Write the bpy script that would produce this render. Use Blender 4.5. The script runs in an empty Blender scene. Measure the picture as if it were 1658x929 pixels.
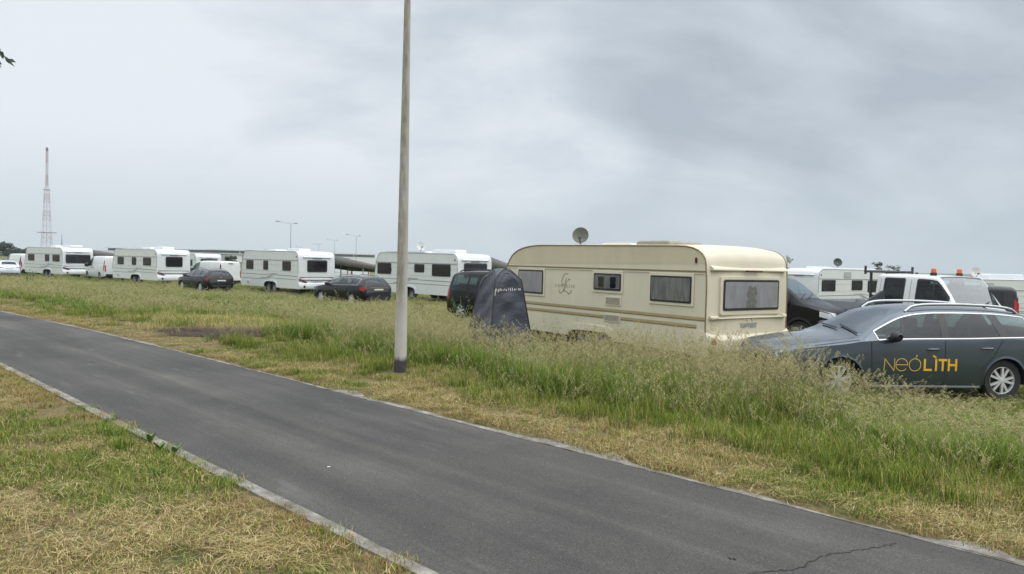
import bpy, bmesh, math, random
import numpy as np
from mathutils import Matrix, Vector
R = math.radians
PI = math.pi
rnd = random.Random(7)
C = bpy.context.scene.collection
SC = bpy.context.scene

# ------------------------------------------------------------------ camera
EYE = 1.7
F_PX, CX0, CY0 = 1200.0, 829.0, 464.5          # focal length in photo pixels, photo centre
PITCH, ROLL = R(1.885), R(1.4)
fw = Vector((0, math.cos(PITCH), -math.sin(PITCH)))
up0 = Vector((0, math.sin(PITCH), math.cos(PITCH)))
rt0 = Vector((1, 0, 0))
rt = math.cos(ROLL) * rt0 + math.sin(ROLL) * up0
upv = math.cos(ROLL) * up0 - math.sin(ROLL) * rt0
cam_d = bpy.data.cameras.new('camera')
cam_d.sensor_width = 36.0
cam_d.lens = F_PX / 1658.0 * 36.0
cam_d.clip_start, cam_d.clip_end = 0.1, 9000.0
cam = bpy.data.objects.new('camera', cam_d)
C.objects.link(cam)
m3 = Matrix((rt, upv, -fw)).transposed().to_4x4()
m3.translation = (0, 0, EYE)
cam.matrix_world = m3
SC.camera = cam

def at_z(px, py, z):
    """world point of a photo pixel on the level plane z"""
    d = fw + rt * ((px - CX0) / F_PX) - upv * ((py - CY0) / F_PX)
    k = (z - EYE) / d.z
    return Vector((d.x * k, d.y * k, z))
def at_d(px, depth, py=440):
    """world x,y of a photo column at a given distance along the view"""
    d = fw + rt * ((px - CX0) / F_PX) - upv * ((py - CY0) / F_PX)
    k = depth / d.y
    return (d.x * k, depth, EYE + d.z * k)

# ------------------------------------------------------------------ sky and light
SUN_EL, SUN_AZ = R(52), R(112)                 # azimuth clockwise from +Y
world = bpy.data.worlds.new('World')
SC.world = world
world.use_nodes = True
wn, wl = world.node_tree.nodes, world.node_tree.links
wn.clear()
def wnode(t, **kw):
    n = wn.new(t)
    for k, v in kw.items():
        setattr(n, k, v)
    return n
def wmath(op, a, b=None, clamp=False):
    n = wnode('ShaderNodeMath', operation=op, use_clamp=clamp)
    for i, v in enumerate((a, b)):
        if v is None: continue
        if isinstance(v, (int, float)): n.inputs[i].default_value = v
        else: wl.new(v, n.inputs[i])
    return n.outputs[0]
wout = wnode('ShaderNodeOutputWorld')
sky = wnode('ShaderNodeTexSky', sky_type='NISHITA')
sky.sun_disc = False
sky.sun_elevation, sky.sun_rotation = SUN_EL, SUN_AZ
sky.air_density, sky.dust_density = 1.0, 2.0
bg_sky = wnode('ShaderNodeBackground')
bg_sky.inputs['Strength'].default_value = 0.10
wl.new(sky.outputs[0], bg_sky.inputs[0])
tc = wnode('ShaderNodeTexCoord')
sep = wnode('ShaderNodeSeparateXYZ')
wl.new(tc.outputs['Generated'], sep.inputs[0])
zc = wmath('MAXIMUM', sep.outputs[2], 0.0)
den = wmath('ADD', zc, 0.55)
cmb = wnode('ShaderNodeCombineXYZ')
wl.new(wmath('DIVIDE', sep.outputs[0], den), cmb.inputs[0])
wl.new(wmath('DIVIDE', sep.outputs[1], den), cmb.inputs[1])
def wnoise(scale, detail, rough, dist, loc=(0, 0, 0), sc=(1, 1, 1)):
    mp = wnode('ShaderNodeMapping')
    mp.inputs['Location'].default_value = loc
    mp.inputs['Scale'].default_value = sc
    wl.new(cmb.outputs[0], mp.inputs[0])
    n = wnode('ShaderNodeTexNoise')
    n.inputs['Scale'].default_value = scale
    n.inputs['Detail'].default_value = detail
    n.inputs['Roughness'].default_value = rough
    n.inputs['Distortion'].default_value = dist
    wl.new(mp.outputs[0], n.inputs['Vector'])
    return n.outputs['Fac']
CL_LOC = (3.75, 1.2, 0.0)
big = wnoise(1.05, 3, 0.5, 0.2, CL_LOC, (0.8, 1.2, 1))
mid = wnoise(3.0, 8, 0.55, 0.25, (7.4, 2.2, 0), (0.75, 1.25, 1))
cl = wmath('ADD', wmath('MULTIPLY', big, 0.45), wmath('MULTIPLY', mid, 0.55))
# the heavier cloud bank lies towards +X
cl = wmath('SUBTRACT', cl, wmath('MULTIPLY', sep.outputs[0], 0.27))
ramp = wnode('ShaderNodeValToRGB')
els = ramp.color_ramp.elements
els[0].position, els[0].color = 0.34, (0.335, 0.378, 0.425, 1)
els[1].position, els[1].color = 0.575, (0.64, 0.67, 0.70, 1)
e = els.new(0.43); e.color = (0.44, 0.487, 0.535, 1)
e = els.new(0.50); e.color = (0.54, 0.58, 0.622, 1)
wl.new(cl, ramp.inputs[0])
hz = wnode('ShaderNodeMapRange', interpolation_type='SMOOTHSTEP')
hz.inputs['From Min'].default_value, hz.inputs['From Max'].default_value = 0.0, 0.16
hz.inputs['To Min'].default_value, hz.inputs['To Max'].default_value = 0.75, 0.0
wl.new(zc, hz.inputs[0])
mixh = wnode('ShaderNodeMixRGB')
wl.new(hz.outputs[0], mixh.inputs[0])
wl.new(ramp.outputs[0], mixh.inputs[1])
mixh.inputs[2].default_value = (0.44, 0.50, 0.54, 1)
zen = wnode('ShaderNodeMapRange', interpolation_type='SMOOTHSTEP')   # an overcast sky is brightest overhead
zen.inputs['From Min'].default_value, zen.inputs['From Max'].default_value = 0.34, 0.95
zen.inputs['To Min'].default_value, zen.inputs['To Max'].default_value = 1.0, 3.0
wl.new(zc, zen.inputs[0])
bg_cl = wnode('ShaderNodeBackground')
wl.new(mixh.outputs[0], bg_cl.inputs[0])
wl.new(zen.outputs[0], bg_cl.inputs['Strength'])
mixs = wnode('ShaderNodeMixShader')
mixs.inputs[0].default_value = 0.94
wl.new(bg_sky.outputs[0], mixs.inputs[1])
wl.new(bg_cl.outputs[0], mixs.inputs[2])
wl.new(mixs.outputs[0], wout.inputs[0])
sun_d = bpy.data.lights.new('sun', 'SUN')
sun_d.energy, sun_d.angle, sun_d.color = 1.55, R(75), (1.0, 0.95, 0.88)
sun = bpy.data.objects.new('sun', sun_d)
C.objects.link(sun)
sdir = Vector((math.sin(SUN_AZ) * math.cos(SUN_EL), math.cos(SUN_AZ) * math.cos(SUN_EL), math.sin(SUN_EL)))
sun.rotation_euler = sdir.to_track_quat('Z', 'Y').to_euler()
vs = SC.view_settings
vs.view_transform, vs.look, vs.exposure, vs.gamma = 'Standard', 'None', 0.42, 1.0
vs.use_curve_mapping = False
SC.cycles.use_denoising = True
SC.cycles.max_bounces = 8
SC.cycles.transparent_max_bounces = 24
SC.cycles.caustics_reflective = SC.cycles.caustics_refractive = False

# ------------------------------------------------------------------ materials
def nm(name):
    m = bpy.data.materials.new(name)
    m.use_nodes = True
    n = m.node_tree.nodes
    return m, n, m.node_tree.links, n['Principled BSDF']
def add_noise(n, l, scale, detail=4, rough=0.6, vec=None, sc=None):
    t = n.new('ShaderNodeTexNoise')
    t.inputs['Scale'].default_value = scale
    t.inputs['Detail'].default_value = detail
    t.inputs['Roughness'].default_value = rough
    src = vec
    if src is None:
        src = n.new('ShaderNodeTexCoord').outputs['Object']
    if sc:
        mp = n.new('ShaderNodeMapping')
        mp.inputs['Scale'].default_value = sc
        l.new(src, mp.inputs[0]); src = mp.outputs[0]
    l.new(src, t.inputs['Vector'])
    return t.outputs['Fac']
def add_ramp(n, l, fac, stops):
    r = n.new('ShaderNodeValToRGB')
    e = r.color_ramp.elements
    e[0].position, e[0].color = stops[0][0], (*stops[0][1], 1)
    e[1].position, e[1].color = stops[-1][0], (*stops[-1][1], 1)
    for p, c in stops[1:-1]:
        k = e.new(p); k.color = (*c, 1)
    l.new(fac, r.inputs[0])
    return r.outputs[0]
def add_mix(n, l, fac, a, b, mode='MIX'):
    x = n.new('ShaderNodeMixRGB'); x.blend_type = mode
    for i, v in ((0, fac), (1, a), (2, b)):
        if isinstance(v, (int, float)): x.inputs[i].default_value = v
        elif isinstance(v, tuple): x.inputs[i].default_value = (*v, 1)
        else: l.new(v, x.inputs[i])
    return x.outputs[0]
def add_bump(n, l, h, bsdf, strength, dist=0.01):
    b = n.new('ShaderNodeBump')
    b.inputs['Strength'].default_value = strength
    b.inputs['Distance'].default_value = dist
    l.new(h, b.inputs['Height'])
    l.new(b.outputs[0], bsdf.inputs['Normal'])
def mat(name, col, rough=0.5, metal=0.0, coat=0.0, var=0.12, scale=3.0, bump=0.0, sc=None, spec=0.5):
    """a colour broken up by a little grime"""
    m, n, l, b = nm(name)
    f = add_noise(n, l, scale, 6, 0.65, sc=sc)
    lo = tuple(c * (1 - var) for c in col); hi = tuple(min(1, c * (1 + var * 0.6)) for c in col)
    l.new(add_ramp(n, l, f, [(0.3, lo), (0.7, hi)]), b.inputs['Base Color'])
    b.inputs['Roughness'].default_value = rough
    b.inputs['Metallic'].default_value = metal
    b.inputs['Coat Weight'].default_value = coat
    b.inputs['Coat Roughness'].default_value = 0.06
    b.inputs['Specular IOR Level'].default_value = spec
    if bump:
        add_bump(n, l, f, b, bump)
    return m
def glass_mat(name, tint, op, rough=0.03):
    """thin tinted glass: part see-through, part mirror"""
    m, n, l, b = nm(name)
    n.remove(b)
    tr = n.new('ShaderNodeBsdfTransparent'); tr.inputs[0].default_value = (*tint, 1)
    gl = n.new('ShaderNodeBsdfGlossy'); gl.inputs['Roughness'].default_value = rough
    gl.inputs[0].default_value = (0.9, 0.95, 1, 1)
    fr = n.new('ShaderNodeLayerWeight'); fr.inputs[0].default_value = 0.5
    pw = n.new('ShaderNodeMath'); pw.operation = 'POWER'
    l.new(fr.outputs['Facing'], pw.inputs[0]); pw.inputs[1].default_value = 4.0
    ad = n.new('ShaderNodeMath'); ad.operation = 'ADD'; ad.use_clamp = True
    l.new(pw.outputs[0], ad.inputs[0]); ad.inputs[1].default_value = op
    mx = n.new('ShaderNodeMixShader')
    l.new(ad.outputs[0], mx.inputs[0]); l.new(tr.outputs[0], mx.inputs[1]); l.new(gl.outputs[0], mx.inputs[2])
    l.new(mx.outputs[0], n['Material Output'].inputs[0])
    return m
M = {}
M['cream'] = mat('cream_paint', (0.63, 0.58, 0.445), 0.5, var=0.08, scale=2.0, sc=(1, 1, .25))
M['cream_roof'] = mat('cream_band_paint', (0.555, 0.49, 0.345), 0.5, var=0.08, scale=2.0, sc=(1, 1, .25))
M['cream_trim'] = mat('cream_plastic', (0.65, 0.595, 0.46), 0.5, var=0.06)
M['brown_line'] = mat('brown_stripe', (0.22, 0.165, 0.085), 0.5)
M['tan_line'] = mat('tan_stripe', (0.40, 0.31, 0.165), 0.5)
M['white_side'] = mat('white_hammered_sheet', (0.66, 0.68, 0.65), 0.42, var=0.05, scale=1.5)
M['white'] = mat('white_gel_coat', (0.66, 0.68, 0.70), 0.3, var=0.05, scale=1.5, coat=0.2)
M['white_paint'] = mat('white_van_paint', (0.66, 0.68, 0.68), 0.3, var=0.06, scale=2, coat=0.5)
M['grey_line'] = mat('grey_stripe', (0.16, 0.17, 0.18), 0.5)
M['midgrey'] = mat('mid_grey_plastic', (0.30, 0.31, 0.31), 0.5)
M['black'] = mat('black_plastic', (0.018, 0.018, 0.019), 0.5)
M['rubber'] = mat('tyre_rubber', (0.022, 0.022, 0.022), 0.75, scale=12)
M['dark_in'] = mat('dark_interior', (0.02, 0.021, 0.023), 0.8)
M['seat'] = mat('seat_cloth', (0.045, 0.047, 0.05), 0.85)
M['chrome'] = mat('chrome_trim', (0.46, 0.47, 0.48), 0.25, metal=1.0, var=0.04)
M['alloy'] = mat('alloy_wheel', (0.72, 0.73, 0.74), 0.35, metal=0.45, var=0.08)
M['alu'] = mat('brushed_aluminium', (0.45, 0.46, 0.47), 0.38, metal=0.85, var=0.06)
M['car_grey'] = mat('slate_blue_paint', (0.062, 0.080, 0.102), 0.34, metal=0.6, coat=1.0, var=0.05)
M['car_black'] = mat('black_car_paint', (0.006, 0.006, 0.008), 0.3, coat=0.7, var=0.1, spec=0.1)
M['car_black_purple'] = mat('deep_black_paint', (0.007, 0.006, 0.008), 0.3, coat=0.7, var=0.1, spec=0.1)
M['van_black'] = mat('black_van_paint', (0.006, 0.006, 0.0065), 0.35, coat=0.35, var=0.1, spec=0.1)
M['van_grey'] = mat('dark_grey_van_paint', (0.022, 0.023, 0.026), 0.35, coat=0.6, var=0.1, spec=0.1)
M['car_silver'] = mat('silver_blue_paint', (0.50, 0.56, 0.62), 0.3, metal=0.4, coat=1.0)
M['glass'] = glass_mat('tinted_glass', (0.30, 0.40, 0.39), 0.035)
M['glass_clear'] = glass_mat('windscreen_glass', (0.60, 0.73, 0.71), 0.13)
M['glass_dark'] = glass_mat('privacy_glass', (0.07, 0.08, 0.085), 0.05)
M['acrylic'] = mat('dark_acrylic_window', (0.012, 0.013, 0.015), 0.12, var=0.2)
M['red_lens'] = mat('red_lens', (0.36, 0.012, 0.018), 0.15, var=0.1)
M['dark_red_lens'] = mat('dark_red_lens', (0.09, 0.012, 0.02), 0.15)
M['orange_lens'] = mat('orange_lens', (0.62, 0.13, 0.03), 0.25)
M['clear_lens'] = mat('headlamp_lens', (0.55, 0.58, 0.60), 0.08, var=0.2, scale=14)
M['dark_lens'] = mat('smoked_headlamp', (0.10, 0.11, 0.125), 0.08, var=0.3, scale=14)
M['plate'] = mat('number_plate', (0.72, 0.71, 0.66), 0.4)
M['yellow'] = mat('yellow_vinyl', (0.72, 0.42, 0.03), 0.45)
M['gold'] = mat('pale_gold_vinyl', (0.60, 0.40, 0.08), 0.45)
M['awning'] = mat('grey_awning_cloth', (0.19, 0.185, 0.18), 0.85, var=0.1, scale=2)
M['dish_grey'] = mat('grey_dish', (0.12, 0.12, 0.10), 0.5, var=0.2)
M['dish_dark'] = mat('dark_dish', (0.05, 0.055, 0.06), 0.5)
M['dish_light'] = mat('pale_dish', (0.55, 0.55, 0.53), 0.5)
M['galv'] = mat('galvanised_steel', (0.36, 0.38, 0.40), 0.5, metal=0.3)
M['rack'] = mat('dark_steel_rack', (0.03, 0.033, 0.036), 0.5)
M['hall'] = mat('pale_cladding', (0.66, 0.68, 0.68), 0.6, var=0.04, scale=0.05)
M['hall_dark'] = mat('dark_glazing_band', (0.09, 0.11, 0.12), 0.4)
M['hall_roof'] = mat('pale_roof_sheet', (0.52, 0.54, 0.53), 0.6, var=0.05, scale=0.05)
M['mast_red'] = mat('mast_red', (0.27, 0.13, 0.14), 0.6)
M['mast_white'] = mat('mast_white', (0.40, 0.41, 0.43), 0.6)
M['bark'] = mat('bark', (0.10, 0.075, 0.05), 0.9, scale=9, var=0.35, bump=0.4)
M['tow'] = mat('wood_tray', (0.30, 0.27, 0.21), 0.7, var=0.2, scale=6)
M['litter'] = mat('white_paper', (0.55, 0.55, 0.55), 0.7)
def wave_cloth(name, c0, c1, sc=(1, 1, 1), rough=0.7):
    """net curtain cloth: soft folds"""
    m, n, l, b = nm(name)
    f = add_noise(n, l, 5, 3, 0.5, sc=sc)
    l.new(add_ramp(n, l, f, [(0.35, c0), (0.65, c1)]), b.inputs['Base Color'])
    b.inputs['Roughness'].default_value = rough
    add_bump(n, l, f, b, 0.6, 0.03)
    return m
M['net'] = wave_cloth('net_curtain', (0.41, 0.40, 0.42), (0.50, 0.49, 0.52), (1.2, 1.2, 0.5))
M['glass_neutral'] = glass_mat('caravan_pane', (0.80, 0.80, 0.82), 0.07)
M['net_dark'] = wave_cloth('dim_net_curtain', (0.17, 0.18, 0.175), (0.30, 0.31, 0.30), (2.5, 2.5, 0.6))
M['plush'] = mat('grey_brown_plush', (0.29, 0.275, 0.255), 0.9, var=0.45, scale=14)
def tent_mat():
    m, n, l, b = nm('tent_nylon')
    f = add_noise(n, l, 5.5, 5, 0.6, sc=(0.7, 0.7, 2.0))
    l.new(add_ramp(n, l, f, [(0.3, (0.026, 0.030, 0.044)), (0.7, (0.045, 0.051, 0.072))]), b.inputs['Base Color'])
    b.inputs['Roughness'].default_value = 0.55
    b.inputs['Sheen Weight'].default_value = 0.15
    add_bump(n, l, f, b, 0.35, 0.05)
    return m
M['tent'] = tent_mat()
def pole_mat():
    m, n, l, b = nm('weathered_pole_paint')
    tcn = n.new('ShaderNodeTexCoord').outputs['Object']
    f = add_noise(n, l, 2.2, 8, 0.72, tcn, (3.5, 3.5, 0.9))
    f2 = add_noise(n, l, 14, 5, 0.6, tcn, (1, 1, 0.35))
    base = add_ramp(n, l, f, [(0.30, (0.11, 0.10, 0.07)), (0.46, (0.23, 0.21, 0.16)), (0.58, (0.36, 0.34, 0.29)), (0.76, (0.46, 0.44, 0.40))])
    col = add_mix(n, l, 0.35, base, add_ramp(n, l, f2, [(0.35, (0.15, 0.13, 0.09)), (0.65, (0.46, 0.43, 0.36))]))
    sepn = n.new('ShaderNodeSeparateXYZ'); l.new(tcn, sepn.inputs[0])
    # tarred foot, bare pale band above it, brown stains higher up, paler towards +X
    mr = n.new('ShaderNodeMapRange'); mr.inputs[1].default_value = 0.22; mr.inputs[2].default_value = 0.29
    wob = n.new('ShaderNodeMath'); wob.operation = 'MULTIPLY_ADD'
    l.new(f2, wob.inputs[0]); wob.inputs[1].default_value = 0.10; l.new(sepn.outputs[2], wob.inputs[2])
    l.new(wob.outputs[0], mr.inputs[0])
    clean = n.new('ShaderNodeMapRange'); clean.inputs[1].default_value = 0.7; clean.inputs[2].default_value = 1.3
    clean.inputs[3].default_value = 0.75; clean.inputs[4].default_value = 0.0
    l.new(sepn.outputs[2], clean.inputs[0])
    col = add_mix(n, l, clean.outputs[0], col, (0.50, 0.47, 0.43))
    sx = n.new('ShaderNodeMapRange'); sx.inputs[1].default_value = 0.015; sx.inputs[2].default_value = 0.075
    sx.inputs[3].default_value = 0.0; sx.inputs[4].default_value = 0.75
    l.new(sepn.outputs[0], sx.inputs[0])
    col = add_mix(n, l, sx.outputs[0], col, (0.50, 0.485, 0.45))
    col = add_mix(n, l, mr.outputs[0], (0.05, 0.043, 0.045), col)
    l.new(col, b.inputs['Base Color'])
    b.inputs['Roughness'].default_value = 0.75
    add_bump(n, l, f2, b, 0.3)
    return m
M['pole'] = pole_mat()

# ------------------------------------------------------------------ mesh helpers
class MB:
    def __init__(s): s.v, s.f, s.m = [], [], []
    def add(s, verts, faces, mi=0):
        o = len(s.v)
        s.v += [tuple(p) for p in verts]
        s.f += [tuple(i + o for i in f) for f in faces]
        s.m += [mi] * len(faces)
    def box(s, x0, x1, y0, y1, z0, z1, mi=0):
        v = [(x, y, z) for z in (z0, z1) for y in (y0, y1) for x in (x0, x1)]
        s.add(v, [(0, 2, 3, 1), (4, 5, 7, 6), (0, 1, 5, 4), (2, 6, 7, 3), (0, 4, 6, 2), (1, 3, 7, 5)], mi)
    def tube(s, pts, rad, n=8, mi=0, cap=True):
        pts = [Vector(p) for p in pts]
        if isinstance(rad, (int, float)): rad = [rad] * len(pts)
        o = len(s.v)
        for i, p in enumerate(pts):
            a = pts[max(0, i - 1)]; b = pts[min(len(pts) - 1, i + 1)]
            d = (b - a).normalized()
            q = Vector((0, 0, 1)) if abs(d.z) < 0.9 else Vector((1, 0, 0))
            u = d.cross(q).normalized(); w = d.cross(u)
            for k in range(n):
                t = 2 * PI * k / n
                s.v.append(tuple(p + (u * math.cos(t) + w * math.sin(t)) * rad[i]))
        for i in range(len(pts) - 1):
            for k in range(n):
                k2 = (k + 1) % n
                s.f.append((o + i * n + k, o + i * n + k2, o + (i + 1) * n + k2, o + (i + 1) * n + k)); s.m.append(mi)
        if cap:
            s.f.append(tuple(o + k for k in range(n))[::-1]); s.m.append(mi)
            e = o + (len(pts) - 1) * n
            s.f.append(tuple(e + k for k in range(n))); s.m.append(mi)
    def prism_y(s, poly, y0, y1, mi=0):
        """polygon in x,z pushed from y0 to y1"""
        n = len(poly)
        v = [(x, y0, z) for x, z in poly] + [(x, y1, z) for x, z in poly]
        f = [tuple(range(n)), tuple(range(2 * n - 1, n - 1, -1))]
        f += [(i, i + n, (i + 1) % n + n, (i + 1) % n) for i in range(n)]
        s.add(v, f, mi)
    def prism_x(s, poly, x0, x1, mi=0):
        """polygon in y,z pushed from x0 to x1"""
        n = len(poly)
        v = [(x0, y, z) for y, z in poly] + [(x1, y, z) for y, z in poly]
        f = [tuple(range(n)), tuple(range(2 * n - 1, n - 1, -1))]
        f += [(i, i + n, (i + 1) % n + n, (i + 1) % n) for i in range(n)]
        s.add(v, f, mi)
    def lathe(s, prof, c=(0, 0, 0), axis='z', n=24, mi=0):
        """profile of (radius, height) turned about an axis through c"""
        o = len(s.v)
        for r, h in prof:
            for k in range(n):
                t = 2 * PI * k / n
                a, b = r * math.cos(t), r * math.sin(t)
                p = (a, b, h) if axis == 'z' else (a, h, b) if axis == 'y' else (h, a, b)
                s.v.append((p[0] + c[0], p[1] + c[1], p[2] + c[2]))
        for i in range(len(prof) - 1):
            for k in range(n):
                k2 = (k + 1) % n
                s.f.append((o + i * n + k, o + i * n + k2, o + (i + 1) * n + k2, o + (i + 1) * n + k)); s.m.append(mi)
    def grid(s, P, mi=0):
        """rows of points"""
        o = len(s.v); nr, nc = len(P), len(P[0])
        for r in P: s.v += [tuple(p) for p in r]
        for i in range(nr - 1):
            for j in range(nc - 1):
                a = o + i * nc + j
                s.f.append((a, a + 1, a + nc + 1, a + nc)); s.m.append(mi)
    def build(s, name, mats, parent=None, smooth=40, bevel=0.0, fix=True, solid=0.0):
        me = bpy.data.meshes.new(name)
        me.from_pydata(s.v, [], s.f)
        if not isinstance(mats, (list, tuple)): mats = [mats]
        for m in mats: me.materials.append(M[m] if isinstance(m, str) else m)
        me.polygons.foreach_set('material_index', s.m)
        if fix:
            bm = bmesh.new(); bm.from_mesh(me)
            bmesh.ops.recalc_face_normals(bm, faces=bm.faces)
            bm.to_mesh(me); bm.free()
        if smooth:
            me.shade_smooth()
            me.set_sharp_from_angle(angle=R(smooth))
        o = bpy.data.objects.new(name, me)
        C.objects.link(o)
        if parent is not None: o.parent = parent
        if bevel:
            b = o.modifiers.new('bevel', 'BEVEL'); b.width = bevel; b.segments = 3
            b.limit_method = 'ANGLE'; b.angle_limit = R(40)
        if solid:
            q = o.modifiers.new('thick', 'SOLIDIFY'); q.thickness = solid; q.offset = 0
        return o
def rrect(x0, x1, z0, z1, r, n=5):
    r = min(r, (x1 - x0) / 2, (z1 - z0) / 2)
    out = []
    for cx, cz, a0 in ((x1 - r, z1 - r, 0), (x0 + r, z1 - r, 90), (x0 + r, z0 + r, 180), (x1 - r, z0 + r, 270)):
        for k in range(n + 1):
            t = R(a0 + 90 * k / n)
            out.append((cx + r * math.cos(t), cz + r * math.sin(t)))
    return out
def round_poly(pts, n=6):
    """corners (x, z, radius) -> polygon with rounded corners"""
    out = []
    m = len(pts)
    for i in range(m):
        p = Vector(pts[i][:2]); r = pts[i][2] if len(pts[i]) > 2 else 0
        if r <= 0: out.append(tuple(p)); continue
        a = (Vector(pts[i - 1][:2]) - p); b = (Vector(pts[(i + 1) % m][:2]) - p)
        ra, rb = min(r, a.length * .49), min(r, b.length * .49)
        p0, p2 = p + a.normalized() * ra, p + b.normalized() * rb
        for k in range(n + 1):
            t = k / n
            out.append(tuple((1 - t) ** 2 * p0 + 2 * t * (1 - t) * p + t * t * p2))
    return out
def empty(name, loc, rz=0, label=None, cat=None, group=None, kind=None):
    o = bpy.data.objects.new(name, None)
    o.empty_display_size = 0.2
    C.objects.link(o)
    o.location = loc; o.rotation_euler = (0, 0, rz)
    tag(o, label, cat, group, kind)
    return o
def tag(o, label=None, cat=None, group=None, kind=None):
    if label: o['label'] = label
    if cat: o['category'] = cat
    if group: o['group'] = group
    if kind: o['kind'] = kind
    return o
def pchip(pts):
    x = np.array([p[0] for p in pts], float); y = np.array([p[1] for p in pts], float)
    h = np.diff(x); d = np.diff(y) / h
    m = np.zeros(len(x)); m[0], m[-1] = d[0], d[-1]
    for i in range(1, len(x) - 1):
        if d[i - 1] * d[i] > 0:
            w1, w2 = 2 * h[i] + h[i - 1], h[i] + 2 * h[i - 1]
            m[i] = (w1 + w2) / (w1 / d[i - 1] + w2 / d[i])
    def f(q):
        q = min(max(q, x[0]), x[-1])
        i = min(max(int(np.searchsorted(x, q)) - 1, 0), len(h) - 1)
        t = (q - x[i]) / h[i]
        return float((1 + 2 * t) * (1 - t) ** 2 * y[i] + t * (1 - t) ** 2 * h[i] * m[i] + t * t * (3 - 2 * t) * y[i + 1] + t * t * (t - 1) * h[i] * m[i + 1])
    return f
def sstep(a, b, x):
    t = np.clip((x - a) / (b - a), 0, 1)
    return t * t * (3 - 2 * t)
_rs = np.random.RandomState(11)
_G = _rs.rand(256, 256)
def vnoise(x, y, s):
    """smooth value noise, feature size s metres"""
    x = np.asarray(x, float) / s + 113.7; y = np.asarray(y, float) / s + 71.3
    xi, yi = np.floor(x).astype(int), np.floor(y).astype(int)
    fx, fy = x - xi, y - yi
    fx = fx * fx * (3 - 2 * fx); fy = fy * fy * (3 - 2 * fy)
    g = lambda a, b: _G[a % 256, b % 256]
    return (g(xi, yi) * (1 - fx) + g(xi + 1, yi) * fx) * (1 - fy) + (g(xi, yi + 1) * (1 - fx) + g(xi + 1, yi + 1) * fx) * fy
def fbm(x, y, s):
    return 0.55 * vnoise(x, y, s) + 0.3 * vnoise(x, y, s / 2.1) + 0.15 * vnoise(x, y, s / 4.3)
# ------------------------------------------------------------------ ground: s runs across the path, t along it
DX, DY = -0.715, 0.699
NX, NY = 0.699, 0.715
def st(x, y): return NX * x + NY * y, DX * x + DY * y
def xy(s, t): return NX * s + DX * t, NY * s + DY * t
def bend(t): return -0.45 * (np.maximum(np.asarray(t, float) - 12, 0) / 12.5) ** 2
PATH0, PATH1 = 2.56, 5.16
def ground_z(x, y):
    s, t = st(np.asarray(x, float), np.asarray(y, float))
    s = s - bend(np.minimum(t, 60)) * (s < 60)
    z = -0.28 * sstep(6.6, 12.0, s) - 0.32 * sstep(13, 24, s) - 0.42 * sstep(26, 46, s)
    bump = (fbm(x, y, 2.6) - 0.5) * 0.16 + (vnoise(x, y, 9) - 0.5) * 0.12
    away = np.clip(np.maximum(PATH0 - 0.15 - s, s - PATH1 - 0.25) / 1.5, 0, 1)
    z = z + bump * away + 0.02 * np.clip(np.maximum(PATH0 - s, s - PATH1) / 0.25, -1, 1)
    return z
def gz(x, y): return float(ground_z(np.array([x]), np.array([y]))[0])

def axis_steps(lim, fine, fine_to, grow=1.16):
    out = [0.0]; d = fine
    while out[-1] < lim:
        if out[-1] > fine_to: d *= grow
        out.append(out[-1] + d)
    return out
ax = axis_steps(4000, 0.3, 16)
xs = np.array([-v for v in ax[:0:-1]] + ax)
ys = np.array([-v for v in axis_steps(120, 0.6, 4)[:0:-1]] + axis_steps(4500, 0.3, 26))
GX, GY = np.meshgrid(xs, ys)
GZ = ground_z(GX, GY)
nv, ncol = GX.size, len(xs)
me = bpy.data.meshes.new('ground')
me.vertices.add(nv)
me.vertices.foreach_set('co', np.stack([GX, GY, GZ], -1).astype(np.float32).ravel())
ii = np.arange(len(ys) - 1)[:, None] * ncol + np.arange(ncol - 1)[None, :]
quads = np.stack([ii, ii + 1, ii + ncol + 1, ii + ncol], -1).reshape(-1, 4)
me.loops.add(quads.size); me.loops.foreach_set('vertex_index', quads.ravel().astype(np.int32))
me.polygons.add(len(quads))
me.polygons.foreach_set('loop_start', np.arange(0, quads.size, 4, dtype=np.int32))
me.update(); me.validate(); me.shade_smooth()
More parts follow.
